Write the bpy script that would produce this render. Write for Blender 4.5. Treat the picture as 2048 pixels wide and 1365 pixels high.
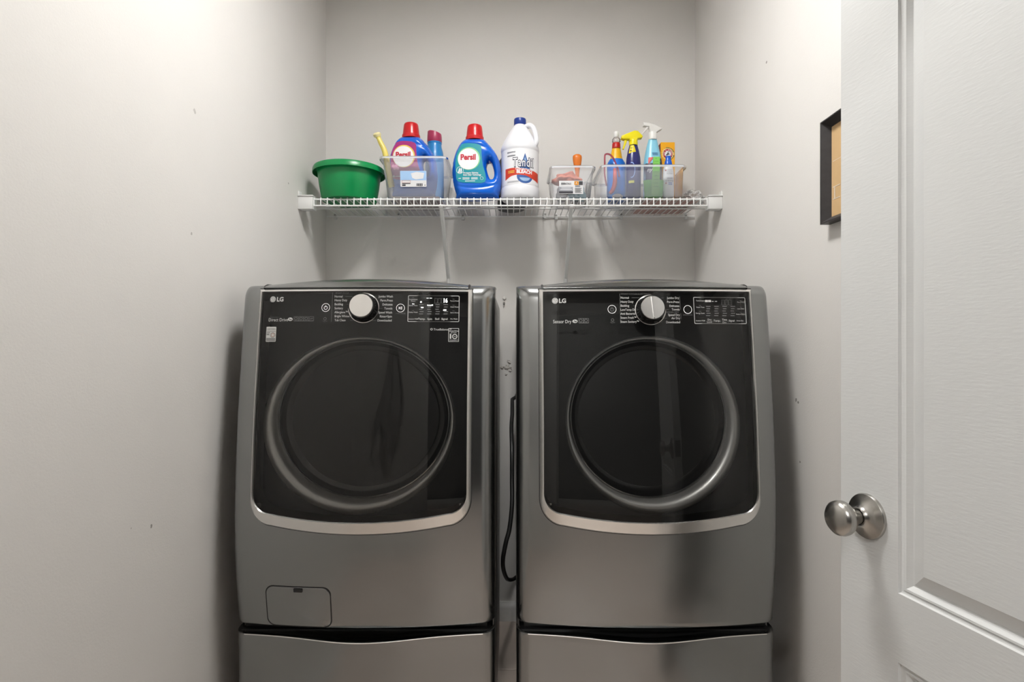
import bpy, bmesh, math, random
import numpy as np
from mathutils import Vector, noise as mnoise

for o in list(bpy.data.objects):
    bpy.data.objects.remove(o, do_unlink=True)
scene = bpy.context.scene
COL = scene.collection
random.seed(7)

# ------------------------------------------------------------------ camera
FPX = 1134.0                       # focal length in pixels of the 2048x1365 frame
CZ = 1.186                         # lens height
cam_d = bpy.data.cameras.new('camera')
cam_d.sensor_width = 36.0
cam_d.sensor_fit = 'HORIZONTAL'
cam_d.lens = 36.0 * FPX / 2048.0
cam_d.clip_start = 0.01
cam = bpy.data.objects.new('camera', cam_d)
COL.objects.link(cam)
cam.location = (0, 0, CZ)
cam.rotation_euler = (math.pi / 2, 0, 0)
scene.camera = cam

# ------------------------------------------------------------------ world + exposure
world = bpy.data.worlds.new('world')
scene.world = world
world.use_nodes = True
bg = world.node_tree.nodes['Background']
bg.inputs[0].default_value = (0.9, 0.93, 1.0, 1)
bg.inputs[1].default_value = 0.03
vs = scene.view_settings
vs.view_transform = 'Standard'
vs.look = 'None'
vs.exposure = 0.54
vs.gamma = 1.0
vs.use_curve_mapping = False
scene.cycles.transparent_max_bounces = 40
CEILING_LAMP = 66.0                # emission of the ceiling fixture's diffuser
HALL_FILL = 130.0  # hall lamp added as front fill for the lower room

# ------------------------------------------------------------------ helpers
def at(px, py, Y):
    """pixel of the 2048x1365 photo -> point at depth Y"""
    return np.array([(px - 1024.0) * Y / FPX, Y, CZ + (682.5 - py) * Y / FPX])

MATS = {}
def mat(name, col, rough=0.5, metal=0.0, var=0.04, scale=30.0, bump=0.0, spec=0.5,
        emit=0.0, stretch=None, coat=0.0, aniso=0.0, col2=None, subs=0.0):
    if name in MATS:
        return MATS[name]
    m = bpy.data.materials.new(name)
    m.use_nodes = True
    nt = m.node_tree
    p = nt.nodes['Principled BSDF']
    p.inputs['Roughness'].default_value = rough
    p.inputs['Metallic'].default_value = metal
    p.inputs['Specular IOR Level'].default_value = spec
    p.inputs['Coat Weight'].default_value = coat
    if aniso:
        p.inputs['Anisotropic'].default_value = aniso
    if subs:
        p.inputs['Subsurface Weight'].default_value = subs
        p.inputs['Subsurface Radius'].default_value = (.01, .01, .01)
    tc = nt.nodes.new('ShaderNodeTexCoord')
    mp = nt.nodes.new('ShaderNodeMapping')
    if stretch:
        mp.inputs['Scale'].default_value = stretch
    nt.links.new(tc.outputs['Object'], mp.inputs[0])
    nz = nt.nodes.new('ShaderNodeTexNoise')
    nz.inputs['Scale'].default_value = scale
    nz.inputs['Detail'].default_value = 4
    nt.links.new(mp.outputs[0], nz.inputs['Vector'])
    mx = nt.nodes.new('ShaderNodeMix')
    mx.data_type = 'RGBA'
    c = np.array(col, float)
    a = np.clip(c * (1 - var), 0, 1)
    b = np.clip(c * (1 + var), 0, 1) if col2 is None else np.array(col2, float)
    mx.inputs[6].default_value = (*a, 1)
    mx.inputs[7].default_value = (*b, 1)
    nt.links.new(nz.outputs[0], mx.inputs[0])
    nt.links.new(mx.outputs[2], p.inputs['Base Color'])
    if bump:
        bn = nt.nodes.new('ShaderNodeBump')
        bn.inputs['Strength'].default_value = bump
        bn.inputs['Distance'].default_value = 0.002
        nt.links.new(nz.outputs[0], bn.inputs['Height'])
        nt.links.new(bn.outputs[0], p.inputs['Normal'])
    if emit:
        nt.links.new(mx.outputs[2], p.inputs['Emission Color'])
        p.inputs['Emission Strength'].default_value = emit
    MATS[name] = m
    return m

def lin(r, g, b):
    f = lambda v: (v / 255 / 12.92) if v / 255 <= .04045 else ((v / 255 + .055) / 1.055) ** 2.4
    return (f(r), f(g), f(b))

def clear_mat(name, tint=(1, 1, 1), haze=0.12, haze_col=(.85, .87, .9), rough=0.15, ior=1.45):
    if name in MATS:
        return MATS[name]
    m = bpy.data.materials.new(name)
    m.use_nodes = True
    nt = m.node_tree
    nt.nodes.remove(nt.nodes['Principled BSDF'])
    out = nt.nodes['Material Output']
    tr = nt.nodes.new('ShaderNodeBsdfTransparent')
    tr.inputs[0].default_value = (*tint, 1)
    df = nt.nodes.new('ShaderNodeBsdfDiffuse')
    nz = nt.nodes.new('ShaderNodeTexNoise')
    nz.inputs['Scale'].default_value = 40
    cr = nt.nodes.new('ShaderNodeMix'); cr.data_type = 'RGBA'
    cr.inputs[6].default_value = (*[c * .92 for c in haze_col], 1)
    cr.inputs[7].default_value = (*haze_col, 1)
    nt.links.new(nz.outputs[0], cr.inputs[0])
    nt.links.new(cr.outputs[2], df.inputs[0])
    gl = nt.nodes.new('ShaderNodeBsdfGlossy')
    gl.inputs['Roughness'].default_value = rough
    fr = nt.nodes.new('ShaderNodeFresnel')
    fr.inputs[0].default_value = ior
    m1 = nt.nodes.new('ShaderNodeMixShader')
    m1.inputs[0].default_value = haze
    nt.links.new(tr.outputs[0], m1.inputs[1])
    nt.links.new(df.outputs[0], m1.inputs[2])
    m2 = nt.nodes.new('ShaderNodeMixShader')
    nt.links.new(fr.outputs[0], m2.inputs[0])
    nt.links.new(m1.outputs[0], m2.inputs[1])
    nt.links.new(gl.outputs[0], m2.inputs[2])
    nt.links.new(m2.outputs[0], out.inputs[0])
    MATS[name] = m
    return m

def merge(parts):
    V, F, n = [], [], 0
    for v, f in parts:
        v = [tuple(p) for p in v]
        V += v
        F += [tuple(i + n for i in q) for q in f]
        n += len(v)
    return V, F

def root_of(o):
    while o.parent:
        o = o.parent
    return o

def obj(name, vf, m, parent=None, smooth=40, label=None):
    """one mesh object from world-space geometry"""
    if isinstance(vf, list):
        vf = merge(vf)
    V = np.array([tuple(p) for p in vf[0]], float)
    if parent is None:
        lo, hi = V.min(0), V.max(0)
        org = np.array([(lo[0] + hi[0]) / 2, (lo[1] + hi[1]) / 2, lo[2]])
    else:
        org = np.array(root_of(parent).location)
    me = bpy.data.meshes.new(name)
    me.from_pydata((V - org).tolist(), [], [tuple(f) for f in vf[1]])
    me.validate()
    if smooth:
        me.polygons.foreach_set('use_smooth', [True] * len(me.polygons))
        me.set_sharp_from_angle(angle=math.radians(smooth))
    me.materials.append(m)
    me.update()
    o = bpy.data.objects.new(name, me)
    COL.objects.link(o)
    if parent is None:
        o.location = org
    else:
        o.parent = parent
    if label:
        o['label'] = label
    return o

def thing(name, label, cat, loc, group=None):
    o = bpy.data.objects.new(name, None)
    o.empty_display_size = 0.05
    COL.objects.link(o)
    o.location = loc
    o['label'] = label
    o['category'] = cat
    if group:
        o['group'] = group
    return o

def tag(o, label, cat, group=None):
    o['label'] = label
    o['category'] = cat
    if group:
        o['group'] = group
    return o

def struct(o, label=None):
    o['kind'] = 'structure'
    if label:
        o['label'] = label
    return o

def bm_out(bm):
    bmesh.ops.recalc_face_normals(bm, faces=bm.faces)
    bm.verts.index_update()
    V = [tuple(v.co) for v in bm.verts]
    F = [tuple(v.index for v in f.verts) for f in bm.faces]
    bm.free()
    return V, F

def box(x0, x1, y0, y1, z0, z1, bev=0.0, seg=2):
    bm = bmesh.new()
    bmesh.ops.create_cube(bm, size=1)
    for v in bm.verts:
        v.co = Vector(((x0 + x1) / 2 + v.co.x * (x1 - x0), (y0 + y1) / 2 + v.co.y * (y1 - y0),
                       (z0 + z1) / 2 + v.co.z * (z1 - z0)))
    if bev:
        bmesh.ops.bevel(bm, geom=list(bm.edges), offset=bev, segments=seg, affect='EDGES', profile=.5)
    return bm_out(bm)

def tube(pts, r, n=8, closed=False):
    pts = [Vector(tuple(p)) for p in pts]
    N = len(pts)
    rs = r if isinstance(r, (list, tuple)) else [r] * N
    V, F = [], []
    up = None
    for i, p in enumerate(pts):
        if closed:
            t = (pts[(i + 1) % N] - pts[i - 1]).normalized()
        else:
            t = (pts[min(i + 1, N - 1)] - pts[max(i - 1, 0)]).normalized()
        if up is None:
            up = t.orthogonal().normalized()
        up = (up - t * up.dot(t)).normalized()
        s = t.cross(up)
        for k in range(n):
            a = 2 * math.pi * k / n
            V.append(tuple(p + up * math.cos(a) * rs[i] + s * math.sin(a) * rs[i]))
    for i in range(N if closed else N - 1):
        j = (i + 1) % N
        for k in range(n):
            l = (k + 1) % n
            F.append((i * n + k, i * n + l, j * n + l, j * n + k))
    if not closed:
        F.append(tuple(range(n - 1, -1, -1)))
        F.append(tuple((N - 1) * n + k for k in range(n)))
    return V, F

def smooth_path(pts, n=6):
    P = [np.array(p, float) for p in pts]
    P = [2 * P[0] - P[1]] + P + [2 * P[-1] - P[-2]]
    out = []
    for i in range(1, len(P) - 2):
        for k in range(n):
            t = k / n
            out.append(.5 * ((2 * P[i]) + (-P[i - 1] + P[i + 1]) * t + (2 * P[i - 1] - 5 * P[i] + 4 * P[i + 1] - P[i + 2]) * t * t
                             + (-P[i - 1] + 3 * P[i] - 3 * P[i + 1] + P[i + 2]) * t ** 3))
    out.append(P[-2])
    return out

def lathe(prof, c=(0, 0, 0), n=40, sx=1.0, sy=1.0, cap=True, axis=None):
    """profile [(r,h)] around the vertical through c (or around axis vector)"""
    V, F = [], []
    if axis is not None:
        ax = Vector(axis).normalized()
        e1 = ax.orthogonal().normalized()
        e2 = ax.cross(e1)
    for r, h in prof:
        for k in range(n):
            a = 2 * math.pi * k / n
            if axis is None:
                V.append((c[0] + sx * r * math.cos(a), c[1] + sy * r * math.sin(a), c[2] + h))
            else:
                V.append(tuple(Vector(tuple(c)) + ax * h + e1 * r * math.cos(a) + e2 * r * math.sin(a)))
    m = len(prof)
    for i in range(m - 1):
        for k in range(n):
            l = (k + 1) % n
            F.append((i * n + k, i * n + l, (i + 1) * n + l, (i + 1) * n + k))
    if cap:
        F.append(tuple(range(n - 1, -1, -1)))
        F.append(tuple((m - 1) * n + k for k in range(n)))
    return V, F

def grid(fn, us, vs_):
    V = [fn(u, v) for v in vs_ for u in us]
    n = len(us)
    F = [(j * n + i, j * n + i + 1, (j + 1) * n + i + 1, (j + 1) * n + i)
         for j in range(len(vs_) - 1) for i in range(n - 1)]
    return V, F

def loops_bridge(loops, closed=True, cap0=False, cap1=False):
    n = len(loops[0])
    V = [tuple(p) for L in loops for p in L]
    F = []
    for j in range(len(loops) - 1):
        for i in range(n if closed else n - 1):
            k = (i + 1) % n
            F.append((j * n + i, j * n + k, (j + 1) * n + k, (j + 1) * n + i))
    if cap0:
        F.append(tuple(range(n - 1, -1, -1)))
    if cap1:
        F.append(tuple((len(loops) - 1) * n + i for i in range(n)))
    return V, F

def slab(outline, mapfn, t=0.0, step=None):
    """flat outline [(x,z)] -> sliced polygon mapped by mapfn(x,z)->xyz (printed labels)"""
    bm = bmesh.new()
    bm.faces.new([bm.verts.new((x, z, 0)) for x, z in outline])
    if step:
        xs = [p[0] for p in outline]
        x = math.floor(min(xs) / step) * step + step
        while x < max(xs):
            bmesh.ops.bisect_plane(bm, geom=list(bm.verts) + list(bm.edges) + list(bm.faces),
                                   plane_co=(x, 0, 0), plane_no=(1, 0, 0))
            x += step
    else:
        bmesh.ops.triangulate(bm, faces=bm.faces)
    bm.verts.index_update()
    V = [mapfn(v.co.x, v.co.y) for v in bm.verts]
    F = [tuple(v.index for v in f.verts) for f in bm.faces]
    bm.free()
    return V, F

_TXT = {}
def text2d(s, size, align='LEFT', bold=0.0, rot=0.0, shear=0.0, font_space=1.0):
    key = (s, align, bold, shear, font_space)
    if key not in _TXT:
        cu = bpy.data.curves.new('t', 'FONT')
        cu.body = s
        cu.size = 1.0
        cu.align_x = align
        cu.align_y = 'CENTER'
        cu.offset = bold
        cu.shear = shear
        cu.space_character = font_space
        cu.resolution_u = 3
        cu.fill_mode = 'FRONT'
        o = bpy.data.objects.new('t', cu)
        COL.objects.link(o)
        dg = bpy.context.evaluated_depsgraph_get()
        me = o.evaluated_get(dg).to_mesh()
        _TXT[key] = ([tuple(v.co)[:2] for v in me.vertices], [tuple(p.vertices) for p in me.polygons])
        o.evaluated_get(dg).to_mesh_clear()
        bpy.data.objects.remove(o, do_unlink=True)
        bpy.data.curves.remove(cu)
    V, F = _TXT[key]
    c, s_ = math.cos(rot), math.sin(rot)
    return [(size * (x * c - y * s_), size * (x * s_ + y * c)) for x, y in V], F

def text(s, x, z, size, mapfn, align='LEFT', bold=0.0, rot=0.0, shear=0.0, sx=1.0, space=1.0):
    V, F = text2d(s, size, align, bold, rot, shear, space)
    return [mapfn(x + a * sx, z + b) for a, b in V], F

def rect2(x0, x1, z0, z1, mapfn, step=None):
    return slab([(x0, z0), (x1, z0), (x1, z1), (x0, z1)], mapfn, step=step)

def circ(cx, cz, r, n=24, rz=None):
    rz = r if rz is None else rz
    return [(cx + r * math.cos(2 * math.pi * k / n), cz + rz * math.sin(2 * math.pi * k / n)) for k in range(n)]

def ring2(outer, inner, mapfn):
    n = len(outer)
    V = [mapfn(*p) for p in outer] + [mapfn(*p) for p in inner]
    F = [(i, (i + 1) % n, n + (i + 1) % n, n + i) for i in range(n)]
    return V, F

def rrect(x0, x1, z0, z1, r, n=5):
    pts = []
    for cx, cz, a0 in ((x1 - r, z1 - r, 0), (x0 + r, z1 - r, 90), (x0 + r, z0 + r, 180), (x1 - r, z0 + r, 270)):
        for k in range(n + 1):
            a = math.radians(a0 + 90 * k / n)
            pts.append((cx + r * math.cos(a), cz + r * math.sin(a)))
    return pts

def line2(x0, z0, x1, z1, w, mapfn, n=1):
    dx, dz = x1 - x0, z1 - z0
    L = math.hypot(dx, dz) or 1
    nx, nz = -dz / L * w / 2, dx / L * w / 2
    V, F = [], []
    for k in range(n + 1):
        t = k / n
        V += [mapfn(x0 + dx * t + nx, z0 + dz * t + nz), mapfn(x0 + dx * t - nx, z0 + dz * t - nz)]
        if k:
            F.append((2 * k - 2, 2 * k - 1, 2 * k + 1, 2 * k))
    return V, F

def prism(outline, y0, y1, bev=0.0, seg=2):
    """outline [(x,z)] extruded from y0 to y1"""
    bm = bmesh.new()
    f = bm.faces.new([bm.verts.new((x, y0, z)) for x, z in outline])
    r = bmesh.ops.extrude_face_region(bm, geom=[f])
    vs2 = [g for g in r['geom'] if isinstance(g, bmesh.types.BMVert)]
    bmesh.ops.translate(bm, verts=vs2, vec=(0, y1 - y0, 0))
    bmesh.ops.recalc_face_normals(bm, faces=bm.faces)
    if bev:
        ed = [e for e in bm.edges if abs(e.verts[0].co.y - e.verts[1].co.y) < 1e-6]
        bmesh.ops.bevel(bm, geom=ed, offset=bev, segments=seg, affect='EDGES', profile=.5)
    return bm_out(bm)

def xform(vf, fn):
    return [fn(*p) for p in vf[0]], vf[1]
# ------------------------------------------------------------------ room dimensions
XL, XR, YB, YF, ZC = -0.7906, 0.7778, 2.41, 0.145, 2.74

def wall_material(name, col, spots):
    m = mat(name, col, rough=.62, var=.025, scale=6, bump=0, spec=.3)
    nt = m.node_tree
    p = nt.nodes['Principled BSDF']
    src = p.inputs['Base Color'].links[0].from_socket
    geo = nt.nodes.new('ShaderNodeNewGeometry')
    # roller texture
    nz = nt.nodes.new('ShaderNodeTexNoise')
    nz.inputs['Scale'].default_value = 260
    nz.inputs['Detail'].default_value = 3
    nt.links.new(geo.outputs['Position'], nz.inputs['Vector'])
    bn = nt.nodes.new('ShaderNodeBump')
    bn.inputs['Strength'].default_value = .18
    bn.inputs['Distance'].default_value = .0015
    nt.links.new(nz.outputs[0], bn.inputs['Height'])
    nt.links.new(bn.outputs[0], p.inputs['Normal'])
    wob = nt.nodes.new('ShaderNodeTexNoise')
    wob.inputs['Scale'].default_value = 90
    nt.links.new(geo.outputs['Position'], wob.inputs['Vector'])
    for (pos, r, c) in spots:                       # small scuffs and chips in the paint
        d = nt.nodes.new('ShaderNodeVectorMath'); d.operation = 'DISTANCE'
        nt.links.new(geo.outputs['Position'], d.inputs[0])
        d.inputs[1].default_value = tuple(pos)
        ad = nt.nodes.new('ShaderNodeMath'); ad.operation = 'MULTIPLY_ADD'
        nt.links.new(wob.outputs[0], ad.inputs[0])
        ad.inputs[1].default_value = r * 2.4
        nt.links.new(d.outputs['Value'], ad.inputs[2])
        lt = nt.nodes.new('ShaderNodeMath'); lt.operation = 'LESS_THAN'
        nt.links.new(ad.outputs[0], lt.inputs[0])
        lt.inputs[1].default_value = r * 2.1
        mx = nt.nodes.new('ShaderNodeMix'); mx.data_type = 'RGBA'
        nt.links.new(lt.outputs[0], mx.inputs[0])
        nt.links.new(src, mx.inputs[6])
        mx.inputs[7].default_value = (*c, 1)
        src = mx.outputs[2]
    nt.links.new(src, p.inputs['Base Color'])
    return m

def on_left(px, py):
    Y = XL * FPX / (px - 1024.0)
    return at(px, py, Y)
def on_right(px, py):
    Y = XR * FPX / (px - 1024.0)
    return at(px, py, Y)

PAINT = (.72, .70, .675)
scuff = (.30, .28, .26)
M_wl = wall_material('paint_left', PAINT, [(on_left(389, 222), .006, (.5, .48, .46)), (on_left(383, 467), .004, (.45, .43, .41)),
                                           (on_left(577, 367), .004, scuff), (on_left(303, 1053), .004, scuff), (on_left(262, 1058), .003, (.5, .48, .46))])
M_wr = wall_material('paint_right', PAINT, [(on_right(1533, 125), .004, scuff), (on_right(1592, 800), .005, scuff),
                                            (on_right(1596, 806), .004, scuff), (on_right(1600, 925), .003, scuff)])
M_wb = wall_material('paint_back', PAINT, [(at(1069, 312, YB), .003, scuff), (at(1017, 724, YB), .008, scuff), (at(1004, 737, YB), .006, scuff),
                                           (at(1014, 736, YB), .012, (.22, .20, .18)), (at(1020, 740, YB), .009, scuff)])
M_wf = wall_material('paint_front', PAINT, [])
M_hall = mat('hall_painted_shade', (.035, .035, .036), rough=.7, var=.03)  # near-black colour stands in for the hall's lack of light
M_ceil = mat('ceiling_paint', (.82, .81, .79), rough=.8, var=.02)
M_trim = mat('white_trim', (.70, .69, .67), rough=.35, var=.02)

struct(obj('wall_back', box(XL - .1, XR + .1, YB, YB + .1, 0, ZC), M_wb, smooth=0), 'greige painted back wall behind the machines')
struct(obj('wall_left', box(XL - .1, XL, YF, YB, 0, ZC), M_wl, smooth=0), 'greige painted left wall with faint scuffs')
struct(obj('wall_right', box(XR, XR + .1, YF - .12, YB, 0, ZC), M_wr, smooth=0), 'greige painted right wall behind the open door')
struct(obj('wall_front', [box(-1.6, -.16, YF - .12, YF, 0, ZC), box(-.16, XR, YF - .12, YF, 2.07, ZC), box(XR + .1, 2.2, YF - .12, YF, 0, ZC)], M_wf, smooth=0),
       'front wall with the doorway the photo is taken from')
struct(obj('ceiling', box(-1.6, 2.2, -2.6, YB + .1, ZC, ZC + .1), M_ceil, smooth=0), 'white ceiling')
struct(obj('wall_hall', [box(-1.6, 2.2, -2.7, -2.6, 0, ZC), box(-1.7, -1.6, -2.6, YF, 0, ZC), box(2.2, 2.3, -2.6, YF, 0, ZC)], M_hall, smooth=0), 'hall walls beyond the doorway, dimness painted in near-black')

# floor: mortar bed and separate tiles
M_bed = mat('grout', (.62, .60, .57), rough=.9)
def tile_material():
    m = mat('tile_stone', (.46, .37, .31), rough=.38, var=.0, scale=7, col2=(.66, .59, .53), stretch=(1, .55, 1))
    return m
M_tile = tile_material()
floor = struct(obj('floor', box(-1.6, 2.2, -2.6, YB, -.06, -.004), M_bed, smooth=0), 'beige stone-look tile floor')
TS = .457
tile_me = None
y = 2.046 + TS
gy = [2.046 - TS * k for k in range(-1, 10)]
gx = [-.30 + TS * k for k in range(-3, 6)]
tiles = {}
for ya in gy:
    for xa in gx:
        x0, x1, y0, y1 = max(xa, -1.6), min(xa + TS, 2.2), max(ya, -2.6), min(ya + TS, YB)
        if x1 - x0 < .03 or y1 - y0 < .03:
            continue
        if y1 > YF + .2 and (x1 <= XL or x0 >= XR):
            continue
        w, d = round(x1 - x0 - .004, 4), round(y1 - y0 - .004, 4)
        if (w, d) not in tiles:
            t0 = obj('tile', xform(box(-w / 2, w / 2, -d / 2, d / 2, -.004, 0, .0015, 1), lambda a, b, c: (a, b, c)), M_tile, floor, smooth=0)
            me = t0.data
            me.transform(__import__('mathutils').Matrix.Translation(floor.location))
            tiles[(w, d)] = me
        else:
            t0 = bpy.data.objects.new('tile', tiles[(w, d)])
            COL.objects.link(t0)
            t0.parent = floor
        t0.location = Vector(((x0 + x1) / 2, (y0 + y1) / 2, 0)) - floor.location

# baseboards
def baseboard(name, prof_fn, a, b):
    prof = [(0, 0), (.014, 0), (.014, .055), (.011, .066), (.006, .074), (.004, .080), (0, .080)]
    L = [[prof_fn(t, o, h) for o, h in prof] for t in (a, b)]
    return struct(obj(name, loops_bridge(L, cap0=True, cap1=True), M_trim, smooth=25), 'white painted baseboard')
baseboard('baseboard_back', lambda t, o, h: (t, YB - o, h), XL + .014, XR - .014)
baseboard('baseboard_left', lambda t, o, h: (XL + o, t, h), YF, YB)
baseboard('baseboard_right', lambda t, o, h: (XR - o, t, h), YF + .06, YB)

# door casing on the room side of the doorway
struct(obj('trim_1', [box(-.235, -.1455, YF, YF + .018, 0, 2.07, .004), box(-.235, XR - .005, YF, YF + .018, 2.07, 2.16, .004),
                      box(-.162, -.150, YF - .12, YF, 0, 2.07, .002)], M_trim, smooth=30), 'white casing around the doorway')

# screw anchor and torn plaster on the back wall between the machines
wb = bpy.data.objects['wall_back']
p = at(1009, 597, YB)
obj('wall_anchor', lathe([(.008, 0), (.0075, .005), (.005, .008), (.002, .0085)], (p[0], p[1], p[2]), n=14, axis=(0, -1, 0)), mat('anchor_white', (.7, .68, .65), .5), wb)
p = at(1008, 606, YB)
obj('screw', lathe([(.0045, 0), (.0045, .012), (.003, .014)], (p[0], p[1], p[2]), n=12, axis=(0, -1, -.5)), mat('dark_screw', (.25, .24, .23), .4, .6), wb)
chip = []
for k, (px, py, s) in enumerate([(1014, 736, .013), (1018, 725, .009), (1003, 736, .007), (1020, 742, .008), (1012, 749, .006)]):
    c = at(px, py, YB)
    V, F = [], []
    n = 9
    for i in range(n):
        a = 2 * math.pi * i / n
        r = s * (.6 + .7 * random.random())
        V.append((c[0] + r * math.cos(a), YB - .0006, c[2] + r * math.sin(a)))
    V.append((c[0] + .2 * s, YB - .0045, c[2] - .2 * s))
    F = [(i, (i + 1) % n, n) for i in range(n)]
    chip.append((V, F))
obj('torn_plaster', chip, mat('plaster', (.50, .47, .44), .8, var=.35, scale=160), wb, smooth=0, label='torn plaster patch where something was pulled off')

# ------------------------------------------------------------------ ceiling light
lt = thing('ceiling_light', 'square flush ceiling light with a glowing white diffuser', 'ceiling light', (0, 1.16, ZC))
M_lamp = mat('lamp_diffuser', (1, .985, .96), .5, var=.01, emit=CEILING_LAMP)
obj('diffuser', box(-.15, .15, 1.01, 1.31, ZC - .048, ZC - .03, .004), M_lamp, lt)
def _sq(r, z):
    return [(-r, 1.16 - r, z), (r, 1.16 - r, z), (r, 1.16 + r, z), (-r, 1.16 + r, z)]
obj('frame', loops_bridge([_sq(.152, ZC - .03), _sq(.152, ZC - .06), _sq(.168, ZC - .06), _sq(.170, ZC - .058), _sq(.170, ZC)]), mat('brushed_nickel', (.45, .44, .42), .3, 1.0), lt, smooth=0)
lh = thing('ceiling_light', 'round fill light added on the hall ceiling beyond the doorway', 'ceiling light', (-.15, -1.25, ZC))
obj('diffuser', lathe([(.02, -.10), (.09, -.085), (.13, -.05), (.14, -.02)], (-.15, -1.25, ZC), n=32), mat('hall_fill_glass', (1, .98, .95), .5, var=.01, emit=HALL_FILL), lh)
obj('base', lathe([(.15, -.02), (.15, 0)], (-.15, -1.25, ZC), n=32), MATS['brushed_nickel'], lh)

# ------------------------------------------------------------------ open door
DZ = .98; TH = math.radians(11.8)
SN, CS = math.sin(TH), math.cos(TH)
DX = (1682 - 1024.0) * DZ / FPX
DL, DH, DT = .84, 2.03, .035
def dpt(s, h, o=0.0):
    """door coordinates: s from the free edge to the hinge, h height, o towards the room"""
    return (DX + SN * s - CS * o, DZ - CS * s - SN * o, h)
def d_sh(px, py):
    k = (px - 1024.0) / FPX
    s = (k * DZ - DX) / (SN + CS * k)
    return s, CZ + (682.5 - py) * (DZ - CS * s) / FPX
M_door = mat('door_paint', (.66, .665, .66), rough=.42, var=.015, scale=5, stretch=(1, 1, .3))
_nt = M_door.node_tree
_w = _nt.nodes.new('ShaderNodeTexNoise'); _w.inputs['Scale'].default_value = 60; _w.inputs['Detail'].default_value = 5
_m = _nt.nodes.new('ShaderNodeMapping'); _m.inputs['Scale'].default_value = (1, 1, 5)
_t = _nt.nodes.new('ShaderNodeTexCoord')
_nt.links.new(_t.outputs['Object'], _m.inputs[0]); _nt.links.new(_m.outputs[0], _w.inputs['Vector'])
_b = _nt.nodes.new('ShaderNodeBump'); _b.inputs['Strength'].default_value = .12; _b.inputs['Distance'].default_value = .002
_nt.links.new(_w.outputs[0], _b.inputs['Height']); _nt.links.new(_b.outputs[0], _nt.nodes['Principled BSDF'].inputs['Normal'])
door = struct(thing('door_1', 'white two-panel moulded door standing open along the right wall', 'door', dpt(DL / 2, .005)))
s0 = d_sh(1796, 600)[0]
S0, S1 = s0, DL - s0
HB = d_sh(1794, 1186)[1]                  # bottom of the upper panel moulding
HT2 = d_sh(1790, 1322)[1]                 # top of the lower panel moulding
panels = [(HB, 1.90), (.20, HT2)]
slabs = []
for o, flip in ((0, 1), (-DT, -1)):
    hs = [.008, .20, HT2, HB, 1.90, DH]
    for (a, b, c, d) in [(0, S0, .008, DH), (S1, DL, .008, DH), (S0, S1, .008, .20), (S0, S1, HT2, HB), (S0, S1, 1.90, DH)]:
        slabs.append(([dpt(a, c, o), dpt(b, c, o), dpt(b, d, o), dpt(a, d, o)], [(0, 1, 2, 3)]))
for (a, c, b, d) in [(0, .008, 0, DH), (DL, .008, DL, DH), (0, .008, DL, .008), (0, DH, DL, DH)]:
    slabs.append(([dpt(a, c, 0), dpt(b, d, 0), dpt(b, d, -DT), dpt(a, c, -DT)], [(0, 1, 2, 3)]))
obj('door_slab', slabs, M_door, door, smooth=0)
prof = [(0, 0), (.0015, -.0035), (.004, -.0045), (.0065, -.0050), (.0075, -.0035), (.0105, -.0040), (.014, -.0075), (.017, -.0105), (.0195, -.0105), (.0205, -.0095), (.040, -.0030), (.041, -.0022)]
for (h0, h1) in panels:
    for o, sg in ((0, 1), (-DT, -1)):
        L = [[dpt(S0 + i, h0 + i, o + sg * q), dpt(S1 - i, h0 + i, o + sg * q), dpt(S1 - i, h1 - i, o + sg * q), dpt(S0 + i, h1 - i, o + sg * q)] for i, q in prof]
        obj('door_panel', loops_bridge(L, cap1=True), M_door, door, smooth=22)
# knob
KS, KH = d_sh(1735.5, 1033)
M_nick = mat('satin_nickel', (.44, .425, .40), .27, 1.0, var=.04, scale=80)
kc = dpt(KS, KH, 0)
kax = (-CS, -SN, 0)
knob = obj('door_knob', lathe([(.0115, .010), (.0115, .034), (.013, .036), (.019, .0375), (.0245, .041), (.0275, .0465), (.0282, .052), (.0268, .058), (.022, .063), (.014, .0662), (.005, .0675), (.0005, .0677)], kc, n=48, axis=kax), M_nick, door)
obj('knob_rose', lathe([(.0365, 0), (.0368, .003), (.0355, .0052), (.0325, .0062), (.026, .0085), (.0185, .0125), (.0150, .0165), (.0142, .0185), (.0125, .0185), (.0125, .014)], kc, n=56, axis=kax, cap=False), M_nick, knob)
obj('latch_plate', xform(box(-.001, .0, -.0125, .0125, -.028, .028, .0004, 1), lambda a, b, c: dpt(a, KH + c, -DT / 2 + b)), M_nick, door)
for hh in (.25, 1.05, 1.80):
    c = dpt(DL, hh, -DT - .0)
    obj('hinge', lathe([(.006, -.045), (.006, .045)], dpt(DL + .008, hh, .003), n=12), M_nick, door)

# ------------------------------------------------------------------ picture frame on the right wall
FT = .025
fy1 = (XR - FT) * FPX / (1640 - 1024.0)
zb_, zt_ = at(1640, 450, fy1)[2], at(1640, 246, fy1)[2]
fy0 = fy1 - .33
pf = thing('picture_frame', 'black wooden picture frame with tan paper on the right wall', 'picture frame', (XR - FT / 2, (fy0 + fy1) / 2, zb_))
def fl(i, t):
    return [(XR - t, fy0 + i, zb_ + i), (XR - t, fy1 - i, zb_ + i), (XR - t, fy1 - i, zt_ - i), (XR - t, fy0 + i, zt_ - i)]
M_fr = mat('black_wood', (.030, .027, .028), .5, var=.5, scale=60, stretch=(1, .2, 1), bump=.2)
obj('moulding', loops_bridge([fl(0, .001), fl(0, FT), fl(.003, FT), fl(.016, .006), fl(.016, .001)]), M_fr, pf, smooth=0)
art = obj('tan_paper', loops_bridge([fl(.014, .001), fl(.014, .0055)], cap1=True), mat('kraft_paper', (.60, .40, .20), .7, var=.08, scale=25), pf, smooth=0, label='tan kraft paper print')
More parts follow.
